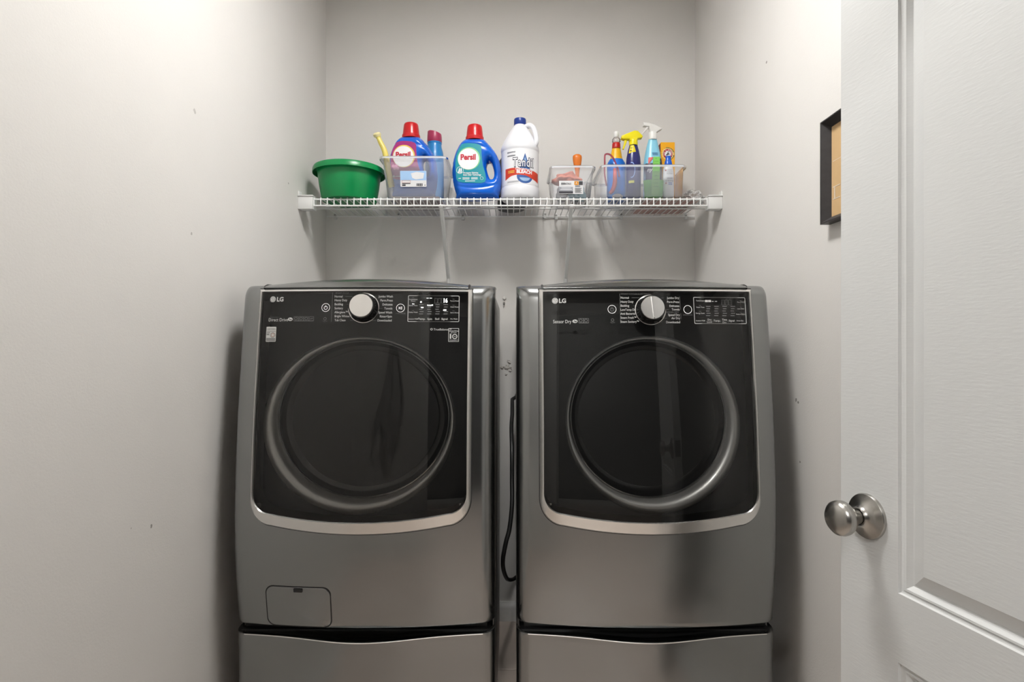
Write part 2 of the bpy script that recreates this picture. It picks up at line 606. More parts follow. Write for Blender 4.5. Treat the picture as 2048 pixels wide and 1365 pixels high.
fm = lambda a, b: (XR - .0062, fy1 - a, zb_ + b)
obj('print', [line2(.030, .0565, .030, .0855, .0035, fm), line2(.022, .0855, .052, .0855, .0018, fm), line2(.022, .0565, .052, .0565, .0018, fm),
              line2(.022, .148, .30, .148, .0010, fm)], mat('white_ink', (.78, .70, .58), .6), art, smooth=0)
# ------------------------------------------------------------------ washer and dryer
HW = .343
CP = [(.44, 1.462), (.50, 1.450), (.60, 1.438), (.70, 1.434), (.80, 1.436), (1.0, 1.452), (1.20, 1.478), (1.323, 1.497), (1.40, 1.508)]
_zs = np.linspace(.40, 1.40, 201)
_ys = np.interp(_zs, [p[0] for p in CP], [p[1] for p in CP])
for _ in range(6):
    _ys[4:-4] = np.convolve(_ys, np.ones(9) / 9, 'same')[4:-4]
def Yc(z):
    return float(np.interp(z, _zs, _ys))
RC = .036
def bulge(x):
    a = min(abs(x), HW)
    b = .034 * (a / HW) ** 2
    d = a - (HW - RC)
    if d > 0:
        b += RC - math.sqrt(max(RC * RC - d * d, 0))
    return b
def FS(x, z):
    return Yc(z) + bulge(x)
def xs_dense(hw=HW, n=36, k=12):
    a = np.linspace(-(hw - RC), hw - RC, n)
    c = [hw - RC + RC * math.sin(t) for t in np.linspace(0, math.pi / 2, k)[1:]]
    return [-v for v in c[::-1]] + list(a) + c

def outline(hw, zt, zb, sag, r, nt=40, ns=30, nc=10, rt=.004):
    """closed outline, same number of points for every call: top, right side, corner, bottom, corner, left side"""
    P = []
    for t in np.linspace(-1, 1, nt):
        P.append((hw * t, zt))
    zc = zb + sag * .86 + r
    for t in np.linspace(0, 1, ns + 1)[1:]:
        P.append((hw, zt + (zc - zt) * t))
    xe = hw - r
    ze = zb + sag * (xe / hw) ** 2
    for t in np.linspace(0, math.pi / 2, nc + 1)[1:]:
        P.append((xe + r * math.cos(t), zc - (zc - ze) * math.sin(t)))
    for x in np.linspace(xe, -xe, nt)[1:-1]:
        P.append((x, zb + sag * (x / hw) ** 2))
    for t in np.linspace(math.pi / 2, 0, nc + 1)[:-1]:
        P.append((-xe - r * math.cos(t), zc - (zc - ze) * math.sin(t)))
    for t in np.linspace(0, 1, ns + 1)[:-1]:
        P.append((-hw, zc + (zt - zc) * t))
    return P

M_steel = mat('graphite_steel', (.315, .322, .322), .22, 1.0, var=.05, scale=40, stretch=(.6, 1, 60), aniso=.6)
M_side = mat('graphite_side', (.33, .32, .31), .34, .9, var=.04, scale=20)
M_chrome = mat('satin_chrome', (.86, .85, .83), .24, 1.0, var=.04, scale=60)
M_black = mat('black_plastic', (.012, .012, .012), .45, var=.2)
M_gloss = mat('black_gloss', (.008, .008, .008), .08, var=.1)
M_liner = mat('door_liner_dark', (.010, .010, .010), .5, var=.2)
M_ring = mat('porthole_ring', (.60, .595, .58), .34, .55, var=.04, scale=30, coat=.6)
M_bowl = mat('porthole_bowl', (.012, .012, .012), .12, var=.2)
M_glass = clear_mat('tinted_door_glass', tint=(.78, .78, .77), haze=.006, haze_col=(.5, .5, .5), rough=.012, ior=1.52)
M_ink = mat('panel_ink', (.62, .62, .61), .6)
M_dim = mat('panel_ink_dim', (.16, .16, .16), .6)
M_led = mat('display_led', (1, 1, 1), .5, var=.0, emit=1.1)
M_btn = mat('button_ring_ink', (.9, .9, .9), .5, emit=.12)

def machine(kind, XC, label, ped_label):
    wash = kind == 'washer'
    def ZG(x, hw=.272, r=.045):
        d = max(abs(x) - (hw - r), 0)
        x = max(-.2719, min(.2719, x))
        return .7295 + .027 * (x / hw) ** 2 + r - math.sqrt(max(r * r - d * d, 0))
    side = 1 if wash else -1
    root = thing('washing_machine' if wash else 'clothes_dryer', label, 'washing machine' if wash else 'dryer', (XC, 1.85, .42))
    G = lambda x, z, off=0.0: (XC + x, FS(x, z) - off, z)
    # ---- front shell with rounded pillars; open behind the glass
    xs = xs_dense()
    rows = [(.440, .016), (.4405, .010), (.443, .004), (.448, 0)]
    rows += [(z, 0) for z in np.linspace(.46, 1.300, 58)]
    for t in np.linspace(0, math.pi / 2, 8)[1:]:
        rows.append((1.302 + .036 * math.sin(t), .036 * (1 - math.cos(t))))
    rows.append((1.338, .11))
    n = len(xs)
    V, F = [], []
    for z, d in rows:
        V.append((XC - HW, max(FS(-HW, z) + d, 0) + .030, z))
        for x in xs:
            V.append((XC + x, FS(x, z) + d, z))
        V.append((XC + HW, FS(HW, z) + d + .030, z))
    n2 = n + 2
    for j in range(len(rows) - 1):
        zc = (rows[j][0] + rows[j + 1][0]) / 2
        for i in range(n2 - 1):
            ia, ib = max(i - 1, 0), min(i, n - 1)
            xc = (xs[ia] + xs[ib]) / 2
            if abs(xc) < .2765 and ZG(xc) - .010 < zc < 1.318:
                continue
            if abs(xc) < .272 and zc > 1.327:
                continue
            F.append((j * n2 + i, j * n2 + i + 1, (j + 1) * n2 + i + 1, (j + 1) * n2 + i))
    obj('front_panel', (V, F), M_steel, root, smooth=50)
    # ---- black gasket strip and steel cabinet behind
    for sx in (-1, 1):
        zz = np.linspace(.445, 1.318, 24)
        obj('side_gasket', loops_bridge([[(XC + sx * (HW - a), (FS(HW, z) + .024) if f else 1.635, z) for a, f in ((.012, 1), (.007, 1), (.007, 0), (.012, 0))] for z in zz], cap0=True, cap1=True), M_black, root)
    Y0, Y1 = 1.615, 2.29
    obj('cabinet', [box(XC - HW + .003, XC + HW - .003, Y0, Y1, .425, 1.318, .006)], M_side, root)
    obj('cabinet_base', box(XC - HW + .02, XC + HW - .02, 1.515, 2.25, .421, .4395, .002), M_black, root)
    for sx in (-1, 1):                           # pressed ribs on the cabinet side
        x = XC + sx * (HW - .003)
        for ya, yb in ((1.66, 1.672), (1.70, 1.706)):
            obj('side_rib', box(min(x, x + sx * .002), max(x, x + sx * .002), ya, yb, .47, 1.27, .0008, 1), M_side, root)
    def top(u, v):
        x = u * (HW - .004)
        z = 1.322 + .024 * (1 - abs(u) ** 3) * (1 - .25 * max(0, (v - .5)) ** 2)
        if abs(u) > .97:
            z -= .004
        return (XC + x, 1.605 + v * (Y1 - 1.605), z)
    us, vv = np.linspace(-1, 1, 31), np.linspace(0, 1, 9)
    Vt, Ft = grid(top, us, vv)
    nb = len(Vt)
    Vt += [(p[0], p[1], 1.300) for p in Vt]
    def bord(j, i): return j * 31 + i
    ring = [bord(0, i) for i in range(31)] + [bord(j, 30) for j in range(1, 9)] + [bord(8, i) for i in range(29, -1, -1)] + [bord(j, 0) for j in range(7, 0, -1)]
    for a, b in zip(ring, ring[1:] + ring[:1]):
        Ft.append((a, b, b + nb, a + nb))
    obj('top_panel', (Vt, Ft), M_steel, root, smooth=30)
    # ---- crowned strip between the pillars, above the glass
    cw = .2715
    def crown(u, v):
        x = u * cw
        cr = .0175 * (1 - u * u)
        prof = [(-.004, 1.3265), (-.006, 1.328), (-.006, 1.330), (.004, 1.334 + cr * .25), (.020, 1.3375 + cr * .55), (.045, 1.3395 + cr * .85), (.075, 1.3400 + cr), (.13, 1.3400 + cr)]
        k = min(int(v), len(prof) - 2)
        t = v - k
        d, z = [prof[k][q] * (1 - t) + prof[k + 1][q] * t for q in (0, 1)]
        return (XC + x, FS(x, 1.32) + d, z)
    Vc, Fc = grid(crown, np.linspace(-1, 1, 41), [0, 1, 2, 2.5, 3, 3.5, 4, 4.5, 5, 5.5, 6, 7])
    nb = len(Vc)
    # side skirts of the strip
    rowsn = 12
    for i, sx in ((0, -1), (40, 1)):
        base = len(Vc)
        for j in range(rowsn):
            q = Vc[j * 41 + i]
            Vc.append((q[0], q[1] + .002, 1.318))
        for j in range(rowsn - 1):
            Fc.append((j * 41 + i, (j + 1) * 41 + i, base + j + 1, base + j))
    crn = obj('top_trim', (Vc, Fc), M_steel, root, smooth=35)
    obj('seam', tube([G(x, 1.3248, .002) for x in np.linspace(-.272, .272, 30)], .0022, 6), M_black, root)
    for sx in (-1, 1):
        obj('seam', tube([(XC + sx * .2735, FS(.2735, 1.32) + d, z) for d, z in ((-.001, 1.325), (.004, 1.333), (.018, 1.3375), (.04, 1.339), (.12, 1.339))], .0022, 6), M_black, root)
    # ---- glass front: chrome surround, liner, ring, bowl, glass sheet
    ZT, ZB, SAG = 1.3235, .697, .030
    o1 = outline(.2835, ZT + .0005, ZB, SAG, .060)
    o2 = outline(.281, ZT - .001, ZB + .003, SAG, .058)
    o3 = outline(.2735, ZT - .0065, ZB + .031, SAG * .9, .046)
    o4 = outline(.2715, ZT - .0085, ZB + .033, SAG * .9, .045)
    tl = loops_bridge([[G(x, z, -.010) for x, z in o1], [G(x, z, .006) for x, z in o1], [G(x, z, .010) for x, z in o2],
                       [G(x, z, .016) for x, z in o3], [G(x, z, .0115) for x, z in o4]])
    obj('door_surround', tl, M_chrome, root, smooth=30)
    og = outline(.2855, ZT + .003, ZB - .003, SAG, .062)
    obj('door_gap', loops_bridge([[G(x, z, .0008) for x, z in og], [G(x, z, .0008) for x, z in o1]]), M_black, root)
    # glass sheet following the front (rows between the inner outlines)
    def zbot(x, hw=.272, r=.045, zb=ZB + .0325, sag=SAG * .9):
        a = abs(x); z = zb + sag * (x / hw) ** 2
        if a > hw - r:
            d = a - (hw - r)
            z += r - math.sqrt(max(r * r - d * d, 0))
        return z
    gx_ = sorted(set([round(v, 5) for v in np.linspace(-.227, .227, 41)] + [round(s * (.227 + .0449 * math.sin(t)), 5) for t in np.linspace(0, math.pi / 2, 10) for s in (-1, 1)]))
    def sheet(off):
        def fn(u, v):
            zb = zbot(u)
            return G(u, zb + (ZT - .008 - zb) * v, off)
        return grid(fn, gx_, np.linspace(0, 1, 50))
    glass = obj('glass_front', sheet(.0125), M_glass, root, smooth=80)
    DEP = .045
    obj('door_liner', sheet(-DEP), M_liner, root, smooth=60)
    # porthole ring follows the sloping front
    pc = at(730 if wash else 1294, 835, 1.50)
    cx, cz = pc[0] - XC, pc[2]
    ri = .205
    rxs = 1.10 if wash else 1.0
    tl_ = math.atan2(Yc(1.15) - Yc(.80), .35)
    yc0 = FS(0, cz) + .030
    def P(r, a, d):
        x = cx + rxs * r * math.cos(a); w = r * math.sin(a)
        return (XC + x, yc0 + w * math.sin(tl_) + d + .20 * (r * math.cos(a)) ** 2 , cz + w * math.cos(tl_))
    aa = np.linspace(0, 2 * math.pi, 97)[:-1]
    a0 = math.radians(228 if wash else 318)
    def ringpt(a, t):
        wd = .004 + .024 * ((1 + math.cos(a - a0)) / 2) ** 1.2  # wider towards one lower side: the lit crescent is put into the ring's shape
        return P(ri + wd - wd * math.cos(t), a, .014 - 1.0 * wd * math.sin(t) + (.018 * max(0, t - 1.6)))
    obj('porthole_ring', loops_bridge([[ringpt(a, t) for a in aa] for t in np.linspace(0, math.pi, 19)]), M_ring, root, smooth=60)
    prof_b = [(ri + .001, .020), (ri - .001, .010), (ri - .004, .006), (ri - .008, .010), (ri - .014, .016), (ri - .024, .018), (ri - .03, .021), (ri - .05, .032), (ri * .6, .045), (ri * .3, .052), (.001, .055)]
    obj('porthole_bowl', loops_bridge([[P(r, a, d) for a in aa] for r, d in prof_b]), M_bowl, root, smooth=28)
    prof_e = [(ri + .0005, .004), (ri - .001, .0015), (ri - .0025, .001), (ri - .004, .0025)]
    obj('bowl_rim', loops_bridge([[P(r, a, d) for a in aa] for r, d in prof_e]), mat('clear_rim', (.5, .5, .5), .15, .9), root)
    # ---- pixel of the photo -> panel coordinates on the glass
    def pl(px, py, off=.013):
        Y = 1.48
        for _ in range(8):
            w = at(px, py, Y)
            Y = FS(w[0] - XC, w[2]) - off
        return w[0] - XC, w[2]
    mp = lambda x, z: G(x, z, .0131)
    def T(s, px, py, size, align='LEFT', bold=0.0, **k):
        x, z = pl(px, py)
        return text(s, x, z, size, mp, align, bold, **k)
    def Ln(a, b, w=.0009, n=4):
        p, q = pl(*a), pl(*b)
        return line2(*p, *q, w, mp, n)
    def R(px0, py0, px1, py1):
        a, b = pl(px0, py1), pl(px1, py0)
        return rect2(a[0], b[0], a[1], b[1], mp)
    def frame(px0, py0, px1, py1, w=.0014, r=.004):
        a, b = pl(px0, py1), pl(px1, py0)
        return ring2(rrect(a[0], b[0], a[1], b[1], r), rrect(a[0] + w, b[0] - w, a[1] + w, b[1] - w, max(r - w, .0005)), mp)
    def rg(px, py, r, w):
        c = pl(px, py)
        return ring2(circ(*c, r, 32), circ(*c, r - w, 32), mp)
    S = .0083
    ink, dim, led = [], [], []
    if wash:
        LX, RX, lx0, rx0 = 546, 553, 671, 788
        left = [('Normal', 593.5), ('Heavy Duty', 601), ('Bedding', 609), ('Sanitary', 617), ('Allergiene™', 625), ('Bright Whites™', 633), ('Tub Clean', 641)]
        right = [('Jumbo Wash', 593.5), ('Perm.Press', 601.5), ('Delicates', 609.5), ('Towels', 617.5), ('Speed Wash', 625.5), ('Rinse+Spin', 633.5), ('Downloaded', 641.5)]
        ly, lgx = 599, 546
        KX, KY = 726, 616
        pb, sb = (651.5, 615.5), (801, 616.5)
        dsp = (815, 592, 919, 644)
    else:
        left = [('Normal', 596), ('Heavy Duty', 604), ('Bedding', 612), ('LowTemp Dry', 620), ('Anti Bacterial', 628), ('Steam Fresh™', 636), ('Steam Sanitary™', 644)]
        right = [('Jumbo Dry', 596.5), ('Perm.Press', 604.5), ('Delicates', 612.5), ('Towels', 619.5), ('Speed Dry', 630.5), ('Air Dry', 637), ('Downloaded', 645)]
        ly, lgx = 602, 1110
        KX, KY = 1302, 620
        pb, sb = (1224, 619), (1375.5, 619.5)
        dsp = (1389, 595.5, 1490, 648)
    # maker's round emblem with the two letters inside, and the name
    c = pl(lgx, ly)
    obj('maker_emblem', [slab(circ(*c, .0078, 28), mp)], M_ink, glass)
    m2 = lambda x, z: G(x, z, .0133)
    obj('emblem_cut', [ring2(circ(*c, .0064, 28)[4:], circ(*c, .0056, 28)[4:], m2), line2(c[0] - .0002, c[1] + .0038, c[0] - .0002, c[1] - .0035, .0009, m2),
                       line2(c[0] - .0002, c[1] - .0031, c[0] + .0022, c[1] - .0031, .0009, m2), line2(c[0] + .0015, c[1] + .0002, c[0] + .0058, c[1] + .0002, .0009, m2),
                       slab(circ(c[0] - .0028, c[1] + .0022, .0009, 10), m2)], M_dim, glass)
    ink.append(T('LG', lgx + 7.5, ly + .5, .0158, bold=.035))
    lx = 665.5 if wash else 1239.5
    for s, y in left:
        ink.append(T(s, lx + 3.5 if wash else lx + 1.5, y, S, bold=.008, sx=.84))
    for k, (s, y) in enumerate(right):
        ink.append(T(s, (786 if wash else 1358) - k * .4 * side, y, S, 'RIGHT', bold=.008, sx=.86))
    kr = 31
    for k, (s, y) in enumerate(left):
        xe = KX - math.sqrt(max(30 ** 2 - (y - KY) ** 2, 20))
        x0 = lx + 4 + len(s) * (3.35 if wash else 3.15)
        if xe - x0 > 3:
            dim.append(Ln((x0 + 1, y), (xe - 1, y), .0010))
    for k, (s, y) in enumerate(right):
        xe = KX + math.sqrt(max(30 ** 2 - (y - KY) ** 2, 20))
        x1 = (786 if wash else 1358) - len(s) * 3.3
        if x1 - xe > 3:
            dim.append(Ln((xe + 1, y), (x1 - 1, y), .0010))
    dim.append(Ln((lx, left[0][1] - 8), (lx - (3 if wash else -1.5), left[-1][1] + 3), .0009, 6))
    if not wash:
        dim.append(Ln((1359, 593), (1361, 620), .0009)); dim.append(Ln((1361.5, 627), (1362, 638), .0009))
        dim.append(T('SMART CYCLES & SETTINGS', 1242, 588.5, .0062))
        dim.append(T('MANUAL DRY', 1358, 625, .0060, 'RIGHT'))
        ink.append(T('Sensor Dry', 1106, 644, .0128, bold=.004, sx=.80))
        he = (1150, 643)
        obj('icons', [frame(1157 + 10.5 * k, 637, 1167 + 10.5 * k, 646.5, .0009, .001) for k in range(2)] + [rg(1161.5 + 10.5 * k, 641.5, .0042, .0012) for k in range(2)] + [R(1158, 645.5, 1177, 647)], M_dim, glass)
    else:
        dim.append(T('SMART CYCLE', 671, 587, .0055))
        dim.append(T('INVERTER', 537, 635.5, .0050, space=1.3))
        ink.append(T('Direct Drive', 537, 640.5, .0122, bold=.002, sx=.86))
        he = (580.5, 639)
        obj('icons', [frame(587 + 10.3 * k, 633.5, 597 + 10.3 * k, 642.5, .0009, .001) for k in range(4)] + [rg(591.8 + 10.3 * k, 637.6, .0040, .0012) for k in range(3)] + [line2(*pl(620, 638.5), *pl(626, 637), .0016, mp), R(588, 641.5, 627, 643)], M_dim, glass)
        ink.append(T('TrueBalance™', 867, 659.5, .0078, bold=.006))
        ink.append(rg(863, 659, .0030, .0012))
        # round-cornered warranty badge
        ink.append(frame(896.5, 657, 918, 684, .0011, .0012))
        ink.append(T('Direct Drive', 907.5, 662.5, .0046, 'CENTER', bold=.03)); ink.append(T('MOTOR', 907.5, 666, .0034, 'CENTER', bold=.02, space=1.3))
        ink.append(T('1', 901, 673.5, .0165, 'CENTER', bold=.06)); ink.append(rg(909.5, 673.5, .0068, .0022)); ink.append(T('YEAR', 909.5, 673.5, .0026, 'CENTER', bold=.03)); ink.append(T('WARRANTY', 907.5, 681, .0034, 'CENTER', bold=.03, space=1.3))
        # certification sticker
        a, b = pl(531.5, 684), pl(553, 654)
        st = lambda o: (lambda x, z: G(x, z, o))
        stk = obj('certification_sticker', [slab(rrect(a[0], b[0], a[1], b[1], .002), st(.0134))], mat('sticker_white', (.62, .62, .60), .5), glass, label='small white certification sticker')
        w_, h_ = b[0] - a[0], b[1] - a[1]
        g2 = mat('sticker_grey', (.24, .24, .235), .5)
        q = st(.0136)
        obj('sticker_print', [rect2(a[0] + .0015, b[0] - .0015, b[1] - .0125, b[1] - .011, q), rect2(a[0] + .0015, b[0] - .0015, a[1] + .0015, a[1] + .010, q), rect2(a[0] + .0015, a[0] + .011, b[1] - .0165, b[1] - .0145, q),
                              rect2(a[0] + .0015, a[0] + .009, b[1] - .022, b[1] - .018, q), ring2(circ(a[0] + .0185, a[1] + .0175, .0072, 24), circ(a[0] + .0185, a[1] + .0175, .0058, 24), q),
                              text('CERTIFIED', (a[0] + b[0]) / 2, b[1] - .0065, .0051, q, 'CENTER', .03)], g2, stk)
        obj('sticker_emblem', [ring2(circ(a[0] + .0185, a[1] + .0175, .0050, 20), circ(a[0] + .0185, a[1] + .0175, .0034, 20), q)], mat('sticker_red', (.40, .22, .18), .5), stk)
    hx, hz = pl(*he)
    hv = obj('efficiency_mark', slab(circ(hx, hz, .0066, 24, .0046), mp), M_ink, glass, smooth=0)
    o = obj('efficiency_letters', text('he', hx, hz, .0082, lambda x, z: G(x, z, .0133), 'CENTER', .02, shear=.2), M_gloss, glass, smooth=0); o['kind'] = 'stuff'
    # buttons
    pbt = obj('power_button', [rg(*pb, .0112, .0013)], M_btn, glass)
    sym = obj('power_symbol', [rg(pb[0], pb[1] + .6, .0050, .0013), line2(*pl(pb[0], pb[1] - 4.5), *pl(pb[0], pb[1] - .5), .0014, mp)], M_btn if wash else M_dim, glass)
    sym['kind'] = 'stuff'
    x, z = pl(*sb)
    obj('start_button', [rg(*sb, .0112, .0013)] + ([slab([(x - .0045, z - .004), (x - .0002, z), (x - .0045, z + .004)], mp), rect2(x + .0004, x + .0016, z - .004, z + .004, mp), rect2(x + .0026, x + .0040, z - .004, z + .004, mp)] if wash else []), M_btn, glass)
    dim.append(T('START/PAUSE' if wash else 'START/PAUSE', sb[0], sb[1] + 11, .0042, 'CENTER'))
    dim.append(rg(650 if wash else 1225, 638 if wash else 640.5, .0040, .0012)); dim.append(T('Tag On', 650 if wash else 1225, 643 if wash else 645.5, .0042, 'CENTER'))
    # display window
    ink.append(frame(*dsp, .0013, .003))
    dx, dy = dsp[0], dsp[1]
    if wash:
        bot = [('Custom PGM', 826.5, .0044), ('Temp.', 843.5, .0074), ('Spin', 859.5, .0074), ('Soil', 874.5, .0074), ('Signal', 889, .0074), ('Pre Wash', 908, .0046)]
        lcol = [('TurboWash', 599.5), ('Steam', 602.5), ('Speed Time', 611.5), ('Delay Wash', 625)]
        rcol = [('TurboWash', 602.5), ('Cold Wash', 614.5), ('Extra Rinse', 626)]
    else:
        bot = [('Custom PGM', 1401, .0044), ('Dry', 1419, .0066), ('Temp.', 1434, .0070), ('Time', 1449, .0066), ('Signal', 1463.5, .0070), ('Damp Dry', 1480, .0044)]
        lcol = [('TurboSteam', 602), ('Smart Time', 615), ('Energy Saver', 627)]
        rcol = [('More Time', 605), ('Less Time', 618), ('Reduce Static', 629)]
        ink.append(T('Level', 1419, 644.5, .0066, 'CENTER')); ink.append(T('Dry', 1449, 645.5, .0066, 'CENTER'))
    for s, px, sz in bot:
        ink.append(T(s, px, (638.5 if wash else (640 if s in ('Dry', 'Time') else 642)), sz, 'CENTER', bold=.008))
    for s, y in lcol:
        ink.append(T(s, dx + 11.5, y, .0046, 'CENTER')); dim.append(R(dx + 9, y - 4, dx + 13, y - 3.3))
    for s, y in rcol:
        ink.append(T(s, dx + 94 - (0 if wash else 1.5), y, .0046, 'CENTER')); dim.append(R(dx + 90, y - 4, dx + 94, y - 3.3))
    for px in np.linspace(dx + 28, dx + 77, 4):
        for k in range(5):
            dim.append(R(px - 5 + (k % 2), dy + 17 + k * 4.6, px + 4 - (k % 3), dy + 18.6 + k * 4.6))
    for k in range(3):
        px = dx + 37 + 15 * k + (3 if wash else 0)
        dim.append(Ln((px, dsp[3] - 8), (px + .4, dsp[3] - 3.5), .0008))
    for k in range(3):
        dim.append(frame(dx + 54 + k * 7, dy + 5, dx + 60 + k * 7, dy + 15, .0006, .0012))
    if wash:
        led += [T('1', 888.3, 602, .0165, 'CENTER', bold=.015), T('6', 893.0, 602, .0165, 'CENTER', bold=.015, sx=.75), R(824.5, 607.5, 828.5, 609), R(842, 614.3, 847, 616.3), R(854.5, 609.6, 866, 611.8), R(886.5, 619.8, 892.5, 621.8), R(853, 596.3, 857.5, 597.2), R(859.5, 596.3, 864, 597.2), slab(circ(*pl(842, 604.5), .0022, 12), mp)]
        obj('display_digits', led, M_led, glass, smooth=0)
    else:
        for k in range(2):
            ink.append(R(1410 + 6.4 * k, 600.5, 1415.6 + 6.4 * k, 604.5))
        ink += [R(1424, 602.6, 1427, 603.8), R(1430, 602.6, 1434, 603.8)]
    obj('panel_lettering', ink, M_ink, glass, smooth=0)
    obj('panel_faint_marks', dim, M_dim, glass, smooth=0)
    for ch in glass.children:
        if ch.name.split('.')[0] in ('panel_lettering', 'panel_faint_marks', 'icons', 'display_digits', 'emblem_cut'):
            ch['kind'] = 'stuff'
    # ---- selector knob
    kx, kz = pl(KX, KY, .02)
    kc_ = G(kx, kz, .012)
    ax = (0, -1, .17)
    kb = obj('selector_knob', lathe([(.0385, 0), (.0390, .002), (.0378, .006), (.0355, .014), (.0345, .022), (.0325, .026), (.028, .0262)], kc_, n=56, axis=ax), M_gloss, root)
    obj('knob_cap', lathe([(.0302, .0255), (.0302, .0285), (.0292, .0302), (.001, .0305)], kc_, n=56, axis=ax), M_chrome, kb, smooth=30)
    obj('knob_ring', lathe([(.0402, .0005), (.0402, .0018), (.0390, .0022), (.0388, .0005)], kc_, n=56, axis=ax, cap=False), M_chrome, kb)
    if not wash:
        A = Vector(ax).normalized()
        up = Vector((0, .17, 1)).normalized(); rt_ = Vector((1, 0, 0))
        d1 = (up * math.cos(.06) + rt_ * -math.sin(.06)); d2 = d1.cross(A)
        cc = Vector(kc_)
        Vk = []
        for s_, h_, w_ in ((-.029, .030, .0012), (-.027, .034, .0012), (.027, .034, .0026), (.029, .030, .0026)):
            Vk += [tuple(cc + d1 * s_ + A * h_ + d2 * w_), tuple(cc + d1 * s_ + A * h_ - d2 * w_)]
        obj('knob_pointer', (Vk, [(0, 1, 3, 2), (2, 3, 5, 4), (4, 5, 7, 6), (0, 2, 4, 6), (1, 7, 5, 3), (0, 6, 7, 1)]), M_chrome, kb, smooth=0)
    # ---- drain filter cover (washer only)
    if wash:
        def fl_(px, py):
            Y = 1.46
            for _ in range(8):
                w = at(px, py, Y); Y = FS(w[0] - XC, w[2])
            return w[0] - XC, w[2]
        a, b = fl_(535.5, 1250), fl_(661, 1176)
        def sub(pts, off):
            return [G(x, z, off) for x, z in pts]
        def dens(x0, x1, z0, z1, r):
            out = []
            base = rrect(x0, x1, z0, z1, r, 6)
            for p_, q_ in zip(base, base[1:] + base[:1]):
                k = max(1, int(math.hypot(q_[0] - p_[0], q_[1] - p_[1]) / .012))
                out += [(p_[0] + (q_[0] - p_[0]) * t / k, p_[1] + (q_[1] - p_[1]) * t / k) for t in range(k)]
            return out
        r1 = dens(a[0], b[0], a[1], b[1], .020)
        ccx, ccz = (a[0] + b[0]) / 2, (a[1] + b[1]) / 2
        sc = lambda pts, k: [(ccx + (x - ccx) * k, ccz + (z - ccz) * k) for x, z in pts]
        ins = lambda pts, d: [(x - math.copysign(min(d, abs(x - ccx)), x - ccx), z - math.copysign(min(d, abs(z - ccz)), z - ccz)) for x, z in pts]
        obj('filter_gap', loops_bridge([sub(r1, .0008), sub(ins(r1, .0026), .0008)]), M_black, root)
        lp = [sub(ins(r1, .0024), .0009), sub(ins(r1, .0030), .0016)] + [sub(sc(ins(r1, .0030), k), .0016) for k in (.8, .6, .4, .2, .02)]
        fc = obj('filter_cover', loops_bridge(lp, cap1=True), M_steel, root, smooth=40)
        l0, l1 = fl_(588, 1184.5), fl_(605, 1177.5)
        lr = rrect(l0[0], l1[0], l0[1], l1[1], .0015, 2)
        lc = ((l0[0] + l1[0]) / 2, (l0[1] + l1[1]) / 2)
        obj('latch', loops_bridge([sub(lr, .0012), sub(lr, .0032), sub([(lc[0] + (x - lc[0]) * .8, lc[1] + (z - lc[1]) * .8) for x, z in lr], .0036)], cap1=True), M_black, fc)
    # ---- drawer pedestal
    ped = thing('drawer_pedestal', ped_label, 'pedestal', (XC, 1.85, 0))
    def PF(x, z):
        a = abs(x) / HW
        b = .038 * (1 - math.exp(-(x / .17) ** 2)) + .012 * a * a
        d = abs(x) - (HW - RC)
        if d > 0:
            b += (RC - math.sqrt(max(RC * RC - d * d, 0))) * .9
        return 1.440 + .012 * (.418 - z) / .4 + b
    prow = [(.4165, .030), (.4182, .012), (.4185, .004), (.4175, .0005), (.414, 0)] + [(z, 0) for z in np.linspace(.40, .03, 14)] + [(.028, .02)]
    V, F = [], []
    xs = xs_dense()
    for z, d in prow:
        V.append((XC - HW, PF(HW, z) + .030, z))
        V += [(XC + x, PF(x, z) + d, z) for x in xs]
        V.append((XC + HW, PF(HW, z) + .030, z))
    n2 = len(xs) + 2
    for j in range(len(prow) - 1):
        for i in range(n2 - 1):
            F.append((j * n2 + i, j * n2 + i + 1, (j + 1) * n2 + i + 1, (j + 1) * n2 + i))
    obj('drawer_front', (V, F), M_steel, ped, smooth=50)
    obj('drawer_lip', tube([(XC + x, PF(x, .418) - .0008, .4172) for x in np.linspace(-HW + .03, HW - .03, 50)], .0014, 6), M_chrome, ped)
    obj('handle_recess', box(XC - .33, XC + .33, 1.505, 1.60, .395, .4205, .002), M_black, ped)
    obj('pedestal_body', box(XC - HW + .004, XC + HW - .004, 1.59, 2.27, .025, .4205, .006), M_side, ped)
    for sx in (-1, 1):
        xa, xb = sorted((XC + sx * (HW - .012), XC + sx * (HW - .007)))
        obj('side_gasket', box(xa, xb, PF(HW, .2) + .024, 1.60, .03, .412, .001), M_black, ped)
    for sx in (-1, 1):
        for yy in (1.62, 2.22):
            obj('foot', lathe([(.022, 0), (.022, .012), (.012, .014), (.012, .026)], (XC + sx * .29, yy, 0), n=18), M_black, ped)
    return root

machine('washer', -.389, 'graphite front-load washing machine with lit display, left of the pair', 'graphite drawer pedestal under the washing machine on the left')
machine('dryer', .355, 'graphite clothes dryer with dark unlit display, right of the pair', 'graphite drawer pedestal under the dryer on the right')

# ------------------------------------------------------------------ power cord in the gap
cp = [(1050, 760, 2.35), (1036, 785, 2.335), (1027, 815, 2.22), (1023, 850, 2.08), (1024, 903, 1.98), (1024, 960, 1.95), (1024, 1010, 1.92), (1019, 1058, 1.90), (1012, 1085, 1.89),
      (1006, 1118, 1.90), (1007, 1140, 2.0), (1014, 1158, 2.14), (1024, 1160, 2.30), (1034, 1154, 2.345), (1050, 1140, 2.35)]
cpts = smooth_path([at(*p) for p in cp], 6)
cpts = [np.array([min(max(p[0], -.0345), .001) if p[1] < 2.30 else p[0], p[1], p[2]]) for p in cpts]
tag(obj('power_cord', tube(cpts, .0075, 10), M_black), 'black power cord looping down between the washer and dryer', 'cord')
